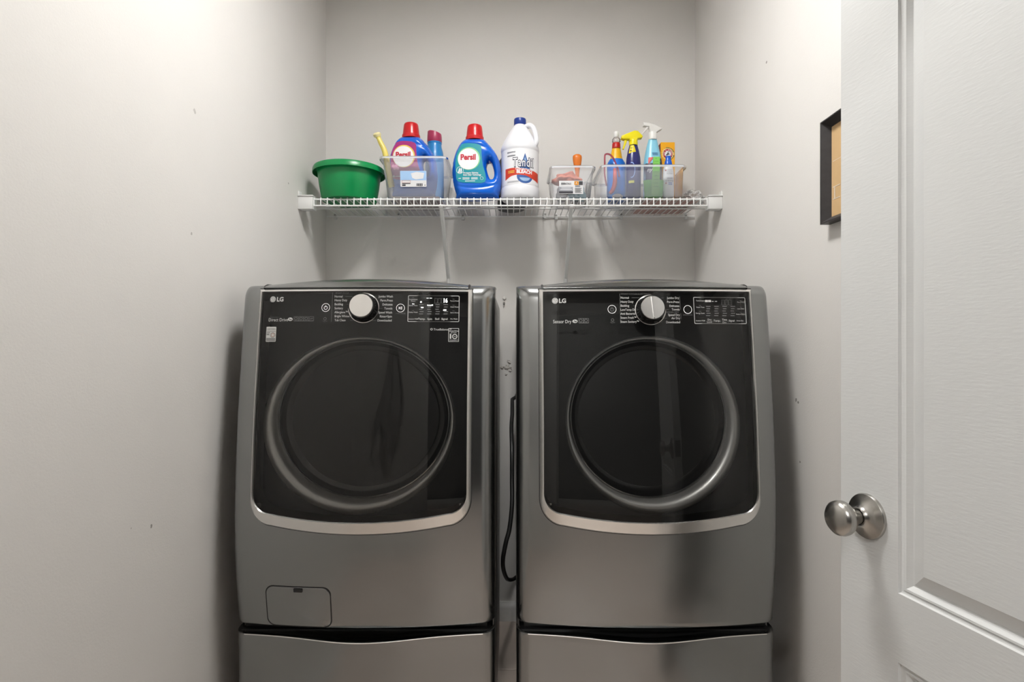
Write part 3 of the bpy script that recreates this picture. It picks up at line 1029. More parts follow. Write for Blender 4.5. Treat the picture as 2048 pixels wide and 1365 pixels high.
# ------------------------------------------------------------------ wire shelf
YS, ZD = 2.105, 1.718              # front edge depth, deck height
M_wire = mat('white_vinyl_wire', (.80, .80, .79), .35, var=.02)
shelf = thing('wire_shelf', 'white wire shelf spanning the closet above the machines', 'shelf', (0, 2.25, ZD - .04))
WR = .0021
w0, w1 = at(628, 396, YS)[0], at(1414, 396, YS)[0]
NW = 60
wire_me = None
for k in range(NW):
    x = w0 + (w1 - w0) * k / (NW - 1)
    if wire_me is None:
        pts = [(x, YB - .008, ZD), (x, YS + .004, ZD), (x, YS + .0012, ZD - .0006), (x, YS, ZD - .0035), (x, YS, ZD - .0305)]
        o = obj('deck_wire', tube(pts, WR, 6), M_wire, shelf, smooth=60)
        wire_me = o.data
        x_first = x
    else:
        o = bpy.data.objects.new('deck_wire', wire_me)
        COL.objects.link(o)
        o.parent = shelf
        o.location = (x - x_first, 0, 0)
ex0, ex1 = XL + .006, XR - .006
RR = .0033
for yy, zz, r in ((YS + .0045, ZD - .0048, RR), (YS + .003, ZD - .0285, RR), (2.255, ZD - .0048, RR), (YB - .010, ZD - .0048, RR)):
    obj('rail', tube([(ex0, yy, zz), (ex1, yy, zz)], r, 8), M_wire, shelf, smooth=60)
for px0, px1 in ((882, 897), (1143, 1131)):
    a, b = at(px0, 412, YS), at(px1, 558, YB)
    x0, x1 = a[0], b[0]
    y0_, z0_ = YS + .004, ZD - .030
    y1_, z1_ = YB - .002, b[2]
    hw = .0075
    V = []
    for (x, y_, z_) in ((x0, y0_, z0_ + .006), (x0, y0_ + .002, z0_), ((x0 + x1) / 2, (y0_ + y1_) / 2, (z0_ + z1_) / 2), (x1, y1_ - .004, z1_ + .003), (x1, y1_, z1_ - .020)):
        V.append([(x - hw, y_, z_), (x - hw * .6, y_ - .004, z_ - .004), (x + hw * .6, y_ - .004, z_ - .004), (x + hw, y_, z_), (x + hw * .5, y_ + .001, z_ + .001), (x - hw * .5, y_ + .001, z_ + .001)])
    obj('brace', loops_bridge(V, cap0=True, cap1=True), M_wire, shelf, smooth=30)
M_brk = mat('white_bracket', (.74, .74, .73), .4, var=.02)
for sx, xw, pxi in ((1, XL, 625), (-1, XR, 1418)):
    xi = at(pxi, 400, 2.09)[0]
    xa, xb = min(xw, xi), max(xw, xi)
    bk = obj('end_bracket', box(xa, xb, 2.092, 2.135, ZD - .044, ZD + .004, .003), M_brk, shelf)
    obj('bracket_lip', box(min(xw - sx * 0, xi + sx * .002), max(xw, xi + sx * .002), 2.088, 2.138, ZD + .003, ZD + .007, .001), M_brk, bk)
    obj('bracket_tab', box(min(xw, xw + sx * .004), max(xw, xw + sx * .004), 2.095, 2.125, ZD + .006, ZD + .024, .001), M_brk, bk)
M_clip = mat('clip_white', (.66, .66, .65), .45)
for px, py in ((671, 434), (798, 433), (926, 435), (1090, 432), (1112, 434), (1242, 433), (1371, 434)):
    c = at(px, py, YB - .006)
    cl = obj('wall_clip', box(c[0] - .007, c[0] + .007, YB - .014, YB, c[2] - .012, c[2] + .014, .003), M_clip, shelf)
    obj('clip_screw', lathe([(.0042, 0), (.0042, .002), (.002, .003)], (c[0], YB - .0138, c[2] + .006), n=12, axis=(0, -1, 0)), mat('clip_screw_grey', (.35, .34, .33), .4, .6), cl)
ZT_ = ZD + WR                       # what stands on the shelf stands on the wires

# ------------------------------------------------------------------ green bowl
gc = (at(697, 400, 2.19)[0] + .004, 2.19)
gb = thing('plastic_tub', 'round green plastic tub at the left end of the wire shelf', 'tub', (gc[0], gc[1], ZT_))
M_green = mat('green_plastic', (.0, .25, .068), .30, var=.05)
gp = [(.094, 0), (.100, .002), (.103, .008), (.112, .06), (.1185, .112), (.1185, .1125)]
obj('body', lathe(gp + [(.116, .1125), (.109, .06), (.100, .010), (.09, .006)], (gc[0], gc[1], ZT_), n=64), M_green, gb)
obj('rim', lathe([(.1165, .105), (.1185, .105), (.1195, .118), (.124, .124), (.130, .124), (.1335, .118), (.1345, .106), (.1365, .106), (.1360, .120), (.132, .128), (.124, .1295), (.1175, .126), (.1165, .112)], (gc[0], gc[1], ZT_), n=64, cap=False), M_green, gb)

# ------------------------------------------------------------------ clear storage bins
M_bin = clear_mat('clear_bin_plastic', haze=.085, haze_col=(.80, .83, .90), rough=.12, ior=1.35)
def rr_loop(cx, cy, hx, hy, r, z):
    return [(cx + x, cy + y_, z) for x, y_ in rrect(-hx, hx, -hy, hy, r, 5)]
def clear_bin(label, cx, yf, wt, wb_, dt, db, z0, h, rim=.010, haze=.24):
    cy = yf + dt / 2
    t = thing('storage_bin', label, 'bin', (cx, cy, z0), 'clear plastic bins on the wire shelf')
    th = .0015
    plastic = clear_mat('bin_plastic_%d' % int(haze * 100), haze=haze, haze_col=(.80, .83, .90), rough=.12, ior=1.30)
    L = [rr_loop(cx, cy, wb_ / 2 - .012, db / 2 - .012, .012, z0), rr_loop(cx, cy, wb_ / 2 - .003, db / 2 - .003, .016, z0 + .002), rr_loop(cx, cy, wb_ / 2, db / 2, .018, z0 + .010),
         rr_loop(cx, cy, wb_ / 2 + (wt - 2 * rim - wb_) * .22, db / 2 + (dt - 2 * rim - db) * .22, .020, z0 + h * .5), rr_loop(cx, cy, wb_ / 2 + (wt - 2 * rim - wb_) * .25, db / 2 + (dt - 2 * rim - db) * .25, .020, z0 + h * .51),
         rr_loop(cx, cy, wt / 2 - rim, dt / 2 - rim, .022, z0 + h)]
    inner = [rr_loop(cx, cy, wt / 2 - rim - th, dt / 2 - rim - th, .021, z0 + h), rr_loop(cx, cy, wb_ / 2 - th, db / 2 - th, .017, z0 + .011), rr_loop(cx, cy, wb_ / 2 - .013, db / 2 - .013, .011, z0 + .003)]
    obj('bin_body', loops_bridge(L, cap0=True), plastic, t, smooth=45)
    R_ = [rr_loop(cx, cy, wt / 2 - rim - .0012, dt / 2 - rim - .0012, .021, z0 + h - .001), rr_loop(cx, cy, wt / 2 - rim - .0012, dt / 2 - rim - .0012, .021, z0 + h + .002), rr_loop(cx, cy, wt / 2 - .002, dt / 2 - .002, .026, z0 + h + .002),
          rr_loop(cx, cy, wt / 2, dt / 2, .027, z0 + h), rr_loop(cx, cy, wt / 2, dt / 2, .027, z0 + h - .007), rr_loop(cx, cy, wt / 2 - .0015, dt / 2 - .0015, .026, z0 + h - .007),
          rr_loop(cx, cy, wt / 2 - .0015, dt / 2 - .0015, .026, z0 + h - .001)]
    obj('bin_rim', loops_bridge(R_), clear_mat('clear_bin_rim', haze=.45, haze_col=(.85, .88, .93), rough=.15, ior=1.4), t, smooth=40)
    def face(u, v, o=.0008):
        """front face, u along x (metres from centre), v height above the floor"""
        f = v / h
        y_ = cy - (db / 2 + (dt / 2 - rim - db / 2) * (f if f > .5 else f)) - o
        return (cx + u, y_ - .0016, z0 + v)
    return t, face

# left bin with a folded packet on its floor
XB1 = -.367
Z1 = ZT_ + .0002
b1, f1 = clear_bin('clear bin at the left with a blue picture label, holding detergent', XB1, 2.098, .258, .205, .27, .215, Z1, .150, haze=.27)
zp = Z1 + .0005
pk = tag(obj('paper_packet', box(-.455, -.278, 2.170, 2.330, zp + .0025, zp + .020, .004), mat('red_white_print', (.36, .13, .11), .6, var=0, scale=55, col2=(.62, .55, .50), stretch=(1, 2, 1))),
         'flat red and white printed packet under the jug in the left bin', 'packet')
Z1 = zp + .0172
yl = lambda u, v: f1(u, v, .0010)
LZ = .012
f1_ = f1
f1 = lambda a, b, o=.0008: f1_(a, b + LZ, o)
sl = obj('picture_label', slab(rrect(-.050, .048, .030, .088, .003), lambda a, b: f1(a, b, .0006)), mat('label_white', (.74, .74, .76), .5), b1, smooth=0, label='printed paper label with a bin picture and barcode')
obj('label_blue', rect2(-.0495, .0475, .054, .0875, yl), mat('label_sky', (.36, .56, .84), .5), sl, smooth=0)
y2 = lambda u, v: f1(u, v, .0014)
obj('label_bin_picture', [slab([(-.010, .079), (.012, .084), (.040, .080), (.036, .060), (.008, .0565), (-.005, .062)], y2)], MATS['label_white'], sl, smooth=0)
obj('label_red_box', [ring2(rrect(-.043, -.012, .0445, .0535, .001), rrect(-.0422, -.0128, .0452, .0528, .0005), y2)], mat('label_red', (.5, .10, .06), .5), sl, smooth=0)
bars = [rect2(-.043, -.012, .0405, .0435, y2), rect2(-.043, -.030, .033, .0385, y2), slab([(.040, .036), (.042, .0335), (.044, .036), (.042, .0385)], y2)]
for k in range(9):
    bars.append(rect2(.010 + k * .0026, .0112 + k * .0026 + .0006 * (k % 3), .033, .0425, y2))
o = obj('label_barcode', bars, mat('label_ink', (.05, .05, .06), .5), sl, smooth=0); o['kind'] = 'stuff'

# ------------------------------------------------------------------ laundry detergent jugs
def px_outline(pts, ox, oy, s):
    return [((p[0] - ox) * s, (oy - p[1]) * s) for p in pts]
JUG = [(932, 287), (927, 290), (919, 299), (910, 318), (905.6, 338), (905, 360), (908, 382), (913.5, 399), (917, 408), (992, 408), (998, 400), (1002, 386), (1003, 362), (1000.5, 336), (992, 315), (980, 300), (971, 290), (967, 287)]
HOLE = [(978, 331), (982.5, 333), (987.5, 345), (989.5, 359), (987, 367.5), (983, 369.5), (979.5, 367), (975.5, 356), (973.2, 344), (974.6, 335)]
LAB = [(925, 304), (938, 302), (962, 306), (964.5, 322), (967, 345), (972, 362), (970.5, 379), (945, 380.5), (918, 377), (913.5, 360), (912.8, 340), (916, 320)]
JS = .00188
JT = .050
def jug_bulge(x):
    return .78 + .22 * math.cos(min(abs(x - .004) / .10, 1) * math.pi / 2)
def seg_dist(P, poly):
    """signed distance of points P (n,2) to a closed polygon, positive inside"""
    A = np.array(poly); B = np.roll(A, -1, axis=0)
    d2 = np.full(len(P), 1e9)
    ins = np.zeros(len(P), bool)
    for a, b in zip(A, B):
        ab = b - a
        t = np.clip(((P - a) @ ab) / max(ab @ ab, 1e-12), 0, 1)
        q = a + t[:, None] * ab
        d2 = np.minimum(d2, ((P - q) ** 2).sum(1))
        c = (a[1] > P[:, 1]) != (b[1] > P[:, 1])
        xx = a[0] + (P[:, 1] - a[1]) / ((b[1] - a[1]) or 1e-12) * ab[0]
        ins ^= c & (P[:, 0] < xx)
    return np.where(ins, 1, -1) * np.sqrt(d2)
def surface_nets(f, org, h):
    nx, ny, nz = f.shape
    ins = f > 0
    cnt = np.zeros((nx - 1, ny - 1, nz - 1)); acc = np.zeros((nx - 1, ny - 1, nz - 1, 3))
    offs = [(i, j, k) for i in (0, 1) for j in (0, 1) for k in (0, 1)]
    sl = lambda o: tuple(slice(o[q], o[q] + (nx, ny, nz)[q] - 1) for q in range(3))
    for a in offs:
        for q in range(3):
            if a[q]:
                continue
            b = list(a); b[q] = 1
            fa, fb = f[sl(a)], f[sl(b)]
            m = (fa > 0) != (fb > 0)
            t = np.where(m, fa / np.where(m, fa - fb, 1), 0)
            for r in range(3):
                acc[..., r] += m * (a[r] + (t if r == q else 0))
            cnt += m
    act = cnt > 0
    idx = -np.ones(act.shape, int); idx[act] = np.arange(act.sum())
    I = np.argwhere(act)
    V = (I + acc[act] / cnt[act][:, None]) * h + org
    F = []
    for q in range(3):
        sa = [slice(None)] * 3; sb = [slice(None)] * 3
        sa[q] = slice(0, -1); sb[q] = slice(1, None)
        m = ins[tuple(sa)] != ins[tuple(sb)]
        u, w = [r for r in range(3) if r != q]
        for p in np.argwhere(m):
            if p[u] == 0 or p[w] == 0 or p[u] >= act.shape[u] or p[w] >= act.shape[w]:
                continue
            e = [list(p) for _ in range(4)]
            e[1][u] -= 1; e[2][u] -= 1; e[2][w] -= 1; e[3][w] -= 1
            g = [idx[tuple(c)] for c in e]
            if min(g) < 0:
                continue
            flip = ins[tuple(p)] ^ (q == 1)
            F.append(tuple(g if flip else g[::-1]))
    return V, F
def jug_mesh():
    h = .0026
    body = [tuple(p) for p in smooth_path(px_outline(JUG, 949.5, 409, JS), 3)]
    hole = px_outline(HOLE, 949.5, 409, JS)
    hole = [tuple(p) for p in smooth_path(hole + [hole[0]], 3)[:-1]]
    xs = np.arange(-.093, .112, h); zs = np.arange(-.006, .240, h); ds = np.arange(-.056, .0561, h)
    XX, ZZ = np.meshgrid(xs, zs, indexing='ij')
    P = np.stack([XX.ravel(), ZZ.ravel()], 1)
    so = seg_dist(P, body).reshape(XX.shape)
    sh = -seg_dist(P, hole).reshape(XX.shape)
    def th(s, b, base):
        e = np.clip(s / b, 0, 1)
        return base + (1 - base) * np.sqrt(np.maximum(1 - (1 - e) ** 2, 0))
    T = JT * np.minimum(th(so, .024, 0), th(sh, .028, .30))
    T *= np.where(ZZ > .205, np.clip(1 - (ZZ - .205) / .11, .6, 1), 1)
    T *= 1 - .06 * np.exp(-((ZZ - .036 - 2.2 * XX ** 2) / .004) ** 2) - .05 * np.exp(-((ZZ - .198 + 3 * (XX + .02) ** 2) / .004) ** 2)
    s = np.minimum(so, sh)
    f = np.where(s[:, :, None] > 0, np.minimum(T[:, :, None] - np.abs(ds)[None, None, :], s[:, :, None] * 3), s[:, :, None])
    V, F = surface_nets(f, np.array([xs[0], zs[0], ds[0]]), h)
    # light smoothing
    n = len(V)
    E = np.array([(a, b) for q in F for a, b in zip(q, q[1:] + q[:1])])
    for _ in range(6):
        acc = np.zeros_like(V); c = np.zeros(n)
        np.add.at(acc, E[:, 0], V[E[:, 1]]); np.add.at(c, E[:, 0], 1)
        V = V * .5 + .5 * acc / np.maximum(c, 1)[:, None]
    return [tuple(v) for v in V], F
JV, JF = jug_mesh()
M_jblue = mat('detergent_blue', (.003, .115, .60), .24, var=.06, scale=12)
M_red = mat('cap_red', (.52, .008, .012), .28, var=.04)
M_lw = mat('print_white', (.80, .80, .82), .45)
M_pred = mat('print_red', (.50, .02, .04), .45)
def detergent(label, cx, cy, z0, col, name2, purple):
    t = thing('detergent_jug', label, 'detergent jug', (cx, cy, z0), 'detergent jugs on the wire shelf')
    def mpj(x, z, o=.0):
        return (cx + x, cy - (JT * jug_bulge(x) + o), z0 + z)
    V = []
    zmin = min(p[1] for p in JV)
    for x, z, d in JV:
        V.append((cx + x, cy - d * jug_bulge(x), z0 + z - zmin))
    body = obj('body', (V, JF), M_jblue, t, smooth=80)
    lab = px_outline(LAB, 949.5, 409, JS)
    lp = obj('label_panel', slab([tuple(p) for p in smooth_path(lab + [lab[0]], 3)[:-1]], lambda x, z: mpj(x, z, .0012), step=.006), col, body, smooth=60, label=name2)
    c = ((938.7 - 949.5) * JS, (409 - 333.4) * JS)
    obj('label_halo', slab(circ(c[0] + .0015, c[1] + .0015, .0425, 40), lambda x, z: mpj(x, z, .0016), step=.006), mat('halo_yellow' if purple else 'halo_green', (.75, .55, .10) if purple else (.20, .55, .25), .45), lp)
    obj('label_disc', slab(circ(c[0], c[1], .0392, 40), lambda x, z: mpj(x, z, .0021), step=.006), M_lw, lp)
    o = obj('label_name', [text('Persil', c[0] - .001, c[1] + .006, .0285, lambda x, z: mpj(x, z, .0027), 'CENTER', .045, sx=.92)], M_pred, lp, smooth=0)
    o['kind'] = 'stuff'
    w = lambda x, z: mpj(x, z, .0022)
    X = lambda px: (px - 949.5) * JS
    Z = lambda py: (409 - py) * JS
    if not purple:
        pr = [ring2(circ(X(922), Z(355), .0135, 28), circ(X(922), Z(355), .0120, 28), w),
              slab([(X(918), Z(360)), (X(920), Z(352)), (X(922), Z(350)), (X(922.5), Z(354)), (X(921), Z(361))], w),
              slab([(X(922.5), Z(361)), (X(923.5), Z(352)), (X(925), Z(350)), (X(926), Z(355)), (X(925), Z(361))], w),
              text('Protects Fabrics', X(928.5), Z(361), .0085, w, 'LEFT', .03), text('from Odor Technology', X(928.5), Z(365), .0085, w, 'LEFT', .03, sx=.82),
              ring2(circ(X(965), Z(371.5), .006, 20), circ(X(965), Z(371.5), .005, 20), w)]
        for k, (a, b_, yy) in enumerate(((919, 924, 371.5), (927, 957, 370.5), (927, 957, 373), (932, 952, 377))):
            pr.append(rect2(X(a), X(b_), Z(yy + .6), Z(yy - .6), w))
    else:
        pr = [rect2(X(922), X(950), Z(373.6), Z(372.6), w), rect2(X(932), X(948), Z(377.3), Z(376.5), w), slab(circ(X(919), Z(373), .004, 14), w)]
    o = obj('label_print', pr, M_lw, lp, smooth=0); o['kind'] = 'stuff'
    if purple:
        obj('label_flower', [slab(circ(X(918 + 3 * k), Z(352 + 5 * (k % 2)), .006, 12), w) for k in range(4)], mat('label_pink', (.70, .25, .45), .5), lp, smooth=0)
    zc = z0 + (409 - 289) * JS
    obj('cap', lathe([(.0345, 0), (.0350, .002), (.0345, .013), (.0320, .0145), (.0300, .035), (.0280, .052), (.0255, .0575), (.020, .0600), (.001, .0605)], (cx, cy, zc), n=48), M_red, t, smooth=50)
    return t
M_teal = mat('label_teal', (.0, .27, .33), .4, var=.12, scale=8)
M_purp = mat('label_purple', (.33, .015, .16), .4, var=.25, scale=10)
detergent('blue detergent jug with a teal label standing directly on the shelf', -.1415, 2.155, ZT_, M_teal, 'teal front label', False)
detergent('blue detergent jug with a purple label inside the left clear bin', -.3900, 2.192, Z1 + .0032, M_purp, 'purple front label', True)

# pale blue bottle with a slanted raspberry cap
c = (-.312, 2.285, Z1 + .0032)
t = thing('softener_bottle', 'pale blue bottle with slanted raspberry cap behind the purple-label jug', 'bottle', c)
obj('body', lathe([(.034, 0), (.037, .006), (.038, .05), (.037, .15), (.036, .19), (.034, .205), (.029, .222), (.0275, .236), (.029, .238), (.029, .243), (.026, .246)], c, n=40), mat('pale_blue_bottle', (.025, .24, .58), .3), t)
V, F = lathe([(.0285, .244), (.0295, .246), (.0290, .268), (.0275, .288), (.024, .292), (.001, .293)], c, n=40)
V = [(x, y_, z - (max(0, z - c[2] - .27) / .023) * (x - c[0] + .028) * .26) for x, y_, z in V]
obj('cap', (V, F), mat('raspberry_cap', (.40, .035, .10), .35), t)

# yellow brush handle leaning in the left bin
hp = [at(756, 273, 2.122), at(761, 285, 2.122), at(770, 305, 2.124), (-.464, 2.132, Z1 + .085), (-.455, 2.144, Z1 + .030)]
t = thing('cleaning_brush', 'yellow plastic handle sticking up at the left of the left bin', 'brush', tuple(hp[-1]))
M_yel = mat('yellow_plastic', (.72, .60, .14), .35)
pp = smooth_path([np.array(p) for p in hp], 6)
obj('handle', tube(pp, [.0100 if i < 2 else .0080 + .003 * min(1, i / 14) for i in range(len(pp))], 14), M_yel, t)
obj('handle_end', lathe([(.004, -.008), (.0125, -.006), (.015, -.001), (.0145, .005), (.010, .009), (.001, .010)], at(754.5, 270.5, 2.122), n=20, axis=(-.25, -.5, 1)), mat('pale_yellow', (.76, .68, .36), .4), t)

# ------------------------------------------------------------------ bleach jug
c = (at(1040, 400, 2.17)[0], 2.17, ZT_)
bj = thing('bleach_jug', 'white bleach jug with blue cap and red band label', 'jug', c)
M_jw = mat('bleach_white', (.74, .745, .78), .33, var=.02)
BR = .0735
bprof = [(.060, 0), (.066, .001), (.0705, .006), (BR, .014), (BR, .036), (BR - .001, .044), (BR - .0025, .047), (BR - .0025, .182), (BR - .0005, .186), (BR, .192), (BR - .001, .200), (.068, .213), (.058, .232), (.046, .253), (.034, .273), (.026, .284), (.0215, .290), (.0210, .296)]
body = obj('body', lathe(bprof, c, n=64), M_jw, bj, smooth=40)
obj('cap', lathe([(.0225, .291), (.0232, .292), (.0232, .311), (.0222, .3145), (.001, .315)], c, n=48), mat('bleach_cap_blue', (.006, .035, .24), .35), bj, smooth=40)
hpts = smooth_path([(c[0] + .020, c[1] - .012, c[2] + .281), (c[0] + .036, c[1] - .022, c[2] + .283), (c[0] + .050, c[1] - .03, c[2] + .270), (c[0] + .058, c[1] - .035, c[2] + .245), (c[0] + .0615, c[1] - .037, c[2] + .218), (c[0] + .055, c[1] - .034, c[2] + .200)], 5)
obj('handle', tube(hpts, [.0095] * len(hpts), 14), M_jw, bj, smooth=60)
def mb(o):
    def f(x, z):
        a = x / (BR - .002)
        r = BR - .0025 + o
        return (c[0] + r * math.sin(a), c[1] - r * math.cos(a), c[2] + z)
    return f
lab = obj('label', slab([(-.105, .049), (.105, .049), (.105, .181), (-.105, .181)], mb(.0006), step=.006), mat('bleach_label_white', (.78, .78, .80), .4), body, smooth=60)
red = [(-.062, .108), (-.03, .109), (0, .107), (.03, .104), (.085, .096), (.085, .060), (.055, .068), (.02, .080), (-.01, .083), (-.035, .079), (-.062, .066)]
obj('red_band', slab(red, mb(.0009), step=.006), mat('band_red', (.58, .045, .02), .4), lab, smooth=60)
dropo = [(.018 + .0310 * math.sin(a), .077 - .026 * math.cos(a)) for a in np.linspace(-math.pi * .55, math.pi * .55, 24)] + [(.028, .134), (.018, .163), (.008, .134)]
obj('blue_drop', slab(dropo, mb(.0007), step=.006), mat('drop_blue', (.03, .10, .32), .4), lab, smooth=60)
obj('drop_arc', slab([(.018 + .022 * math.sin(a), .077 - .018 * math.cos(a)) for a in np.linspace(-1.3, 1.3, 16)], mb(.0008), step=.006), mat('drop_light', (.30, .45, .66), .4), lab, smooth=60)
obj('drop_tip', slab([(.018, .150), (.023, .132), (.013, .132)], mb(.0008)), MATS['drop_light'], lab, smooth=60)
obj('red_band_front', slab([(-.030, .1085), (0, .107), (.03, .104), (.062, .099), (.062, .078), (.03, .081), (0, .083), (-.03, .081)], mb(.0010), step=.006), MATS['band_red'], lab, smooth=60)
o1_ = obj('brand_outline', text('Tandil', .013, .127, .046, mb(.0014), 'CENTER', .072, rot=0, shear=.05, sx=.60, space=1.20), mat('ink_navy', (.02, .025, .05), .4), lab, smooth=0)
o2_ = obj('brand_name', text('Tandil', .013, .127, .046, mb(.0020), 'CENTER', .010, rot=0, shear=.05, sx=.60, space=1.20), M_lw, lab, smooth=0)
o3_ = obj('bleach_word', [text('BLEACH', .016, .0925, .0165, mb(.0016), 'CENTER', .05, rot=-.04), text('CONCENTRATED', .016, .1025, .0085, mb(.0016), 'CENTER', .03, rot=-.04)], M_lw, lab, smooth=0)
o4_ = obj('small_print', [rect2(-.052, -.018, z, z + .0016, mb(.0012), .006) for z in (.168, .1655, .155, .1525)] + [rect2(-.052, -.005, z, z + .0012, mb(.0012), .006) for z in (.059, .0555)], mat('ink_grey', (.18, .19, .22), .5), lab, smooth=0)
o5_ = obj('yellow_print', [rect2(-.048, -.022, z, z + .003, mb(.0014), .006) for z in (.096, .0905)], mat('ink_yellow', (.75, .45, .05), .5), lab, smooth=0)
for q in (o1_, o2_, o3_, o4_, o5_):
    q['kind'] = 'stuff'
# dark bottle behind it
c2 = (-.003, 2.312, ZT_)
t = thing('dark_bottle', 'charcoal bottle half hidden behind the white bleach jug', 'bottle', c2)
M_dk = mat('charcoal_plastic', (.030, .030, .034), .4)
obj('body', lathe([(.050, 0), (.054, .002), (.056, .008), (.056, .17), (.052, .195), (.040, .212), (.028, .220), (.026, .224)], c2, n=44), M_dk, t)
obj('cap', lathe([(.030, .223), (.030, .245), (.027, .249), (.001, .250)], c2, n=32), M_dk, t)

# crumpled clear bags
def bag(label, ctr, size, seed, m, group=None, kmul=1.0):
    bm = bmesh.new()
    bmesh.ops.create_icosphere(bm, subdivisions=5, radius=1)
    z0 = ctr[2]
    for v in bm.verts:
        p = v.co.copy()
        d = 1 + .42 * abs(mnoise.noise(p * 1.6 + Vector((seed, 0, 0)))) + .30 * mnoise.turbulence(p * 2.2 + Vector((0, seed, 0)), 4, True) - .25
        d += .10 * abs(mnoise.noise(p * 7 + Vector((seed, seed, 0))))
        p = p * d
        v.co = Vector((ctr[0] + p.x * size[0], ctr[1] + p.y * size[1], z0 + max(p.z, -.55) * size[2] + .55 * size[2]))
    return tag(obj('plastic_bag', bm_out(bm), m, smooth=25), label, 'bag', group)
M_bag = clear_mat('thin_bag_plastic', haze=.55, haze_col=(.88, .87, .86), rough=.2, ior=1.2)
bag('crumpled clear plastic bag at the right end of the shelf', (.708, 2.235, ZT_ + .0032), (.043, .07, .034), 3.1, M_bag)
bag('crumpled clear plastic bag between the left bin and the teal-label jug', (-.206, 2.345, ZT_), (.019, .035, .125), 8.3, M_bag)

# flyer lying flat under the right bin
fy = obj('paper_flyer', box(.50, .712, 2.140, 2.385, ZT_ + .0003, ZT_ + .0032, .001, 1), mat('flyer_print', (.40, .10, .08), .6, var=0, scale=38, col2=(.62, .58, .54), stretch=(1, 1.6, 1)), smooth=0)
tag(fy, 'red and white printed flyer lying flat under the right bin', 'flyer')

# ------------------------------------------------------------------ small bin in the middle
XB2 = .2265
Z2 = ZT_ + .0002
b2, f2 = clear_bin('small clear bin with an ESSENTIALS label, middle of the shelf', XB2, 2.098, .172, .138, .235, .20, Z2, .115, rim=.007)
u = lambda px: (px - 1024.0) * 2.103 / FPX - XB2
v_ = lambda py: CZ + (682.5 - py) * 2.103 / FPX - Z2
lb = obj('store_label', slab(rrect(u(1118.5), u(1167), v_(387), v_(361), .001), lambda a, b: f2(a, b, .0006)), MATS['label_white'], b2, smooth=0, label='white, grey and orange store label')
q1 = lambda a, b: f2(a, b, .0011)
q2 = lambda a, b: f2(a, b, .0016)
obj('label_grey', rect2(u(1118.5), u(1146.5), v_(381.5), v_(373), q1), mat('label_grey_m', (.36, .37, .41), .5), lb, smooth=0)
obj('label_black', rect2(u(1118.5), u(1146.5), v_(386), v_(381.6), q1), MATS['label_ink'], lb, smooth=0)
obj('label_orange', rect2(u(1149), u(1157.5), v_(369.5), v_(362), q1), mat('label_orange_m', (.70, .28, .02), .5), lb, smooth=0)
obj('label_dark', rect2(u(1158), u(1166), v_(369.5), v_(362), q1), MATS['label_ink'], lb, smooth=0)
o = obj('label_words', [text('ESSENTIALS', u(1132.5), v_(367), .0092, q2, 'CENTER', .02, sx=.78)] + [rect2(u(1151 + 1.1 * k), u(1151.6 + 1.1 * k), v_(373.5), v_(370.2), q2) for k in range(9)] + [rect2(u(1150), u(1164 - 2 * (k % 2)), v_(376.4 + 2 * k), v_(375.6 + 2 * k), q2) for k in range(5)], MATS['label_ink'], lb, smooth=0); o['kind'] = 'stuff'
o = obj('label_light_words', [text('A', u(1153), v_(365.8), .0085, q2, 'CENTER', .03)] + [rect2(u(1123), u(1142), v_(375.8), v_(374.8), q2), rect2(u(1121), u(1144), v_(379), v_(377.8), q2)], M_lw, lb, smooth=0); o['kind'] = 'stuff'
# contents
def lump(name, label, cat, ctr, size, seed, m, sub=4, amp=.35, group=None):
    bm = bmesh.new()
    bmesh.ops.create_icosphere(bm, subdivisions=sub, radius=1)
    for v in bm.verts:
        p = v.co.copy()
        d = 1 + amp * (mnoise.noise(p * 1.7 + Vector((seed, 0, 0)))) + amp * .4 * mnoise.noise(p * 5 + Vector((0, seed, 0)))
        p = p * d
        v.co = Vector((ctr[0] + p.x * size[0], ctr[1] + p.y * size[1], ctr[2] + size[2] * .8 + max(p.z, -.8) * size[2]))
    return tag(obj(name, bm_out(bm), m, smooth=60), label, cat, group)
zi = Z2 + .0032
lump('cloth', 'folded salmon pink cloth in the small middle bin', 'cloth', (.212, 2.195, zi + .064), (.050, .050, .026), 2.2, mat('salmon_cloth', (.62, .20, .13), .9, var=.12, bump=.4, scale=120))
lump('cloth', 'bunched pale teal cloth in the small middle bin', 'cloth', (.247, 2.170, zi), (.032, .032, .036), 5.7, mat('teal_cloth', (.16, .36, .42), .9, var=.15, bump=.4, scale=120))
lump('cloth', 'bunched pale grey cloth at the bottom of the small middle bin', 'cloth', (.192, 2.180, zi), (.022, .035, .032), 9.1, mat('grey_cloth', (.52, .52, .53), .9, var=.12, bump=.4, scale=120))
hx = at(1155.5, 320, 2.20)
t = thing('scrub_brush', 'orange brush handle standing up out of the small middle bin', 'brush', (hx[0], 2.215, zi))
M_or = mat('orange_plastic', (.66, .17, .015), .35)
ht = hx[2] - zi
obj('handle', lathe([(.006, .02), (.0075, ht - .052), (.0095, ht - .032), (.0135, ht - .018), (.0172, ht + .002), (.0180, ht + .014), (.0165, ht + .021), (.010, ht + .0255), (.001, ht + .0265)], (hx[0], 2.215, zi), n=32, sy=.7), M_or, t)
obj('brush_head', lathe([(.018, 0), (.021, .004), (.021, .016), (.010, .022)], (hx[0], 2.215, zi), n=28, sx=1.0, sy=.7), mat('brush_grey', (.5, .5, .5), .8), t)

# ------------------------------------------------------------------ right bin and its bottles
XB3 = .490
Z3 = ZT_ + .0034
b3, f3 = clear_bin('wide clear bin at the right holding spray bottles and a yellow box', XB3, 2.098, .325, .300, .27, .240, Z3, .115)
zi = Z3 + .0032
def hgt(py, Y):
    return CZ + (682.5 - py) * Y / FPX - zi
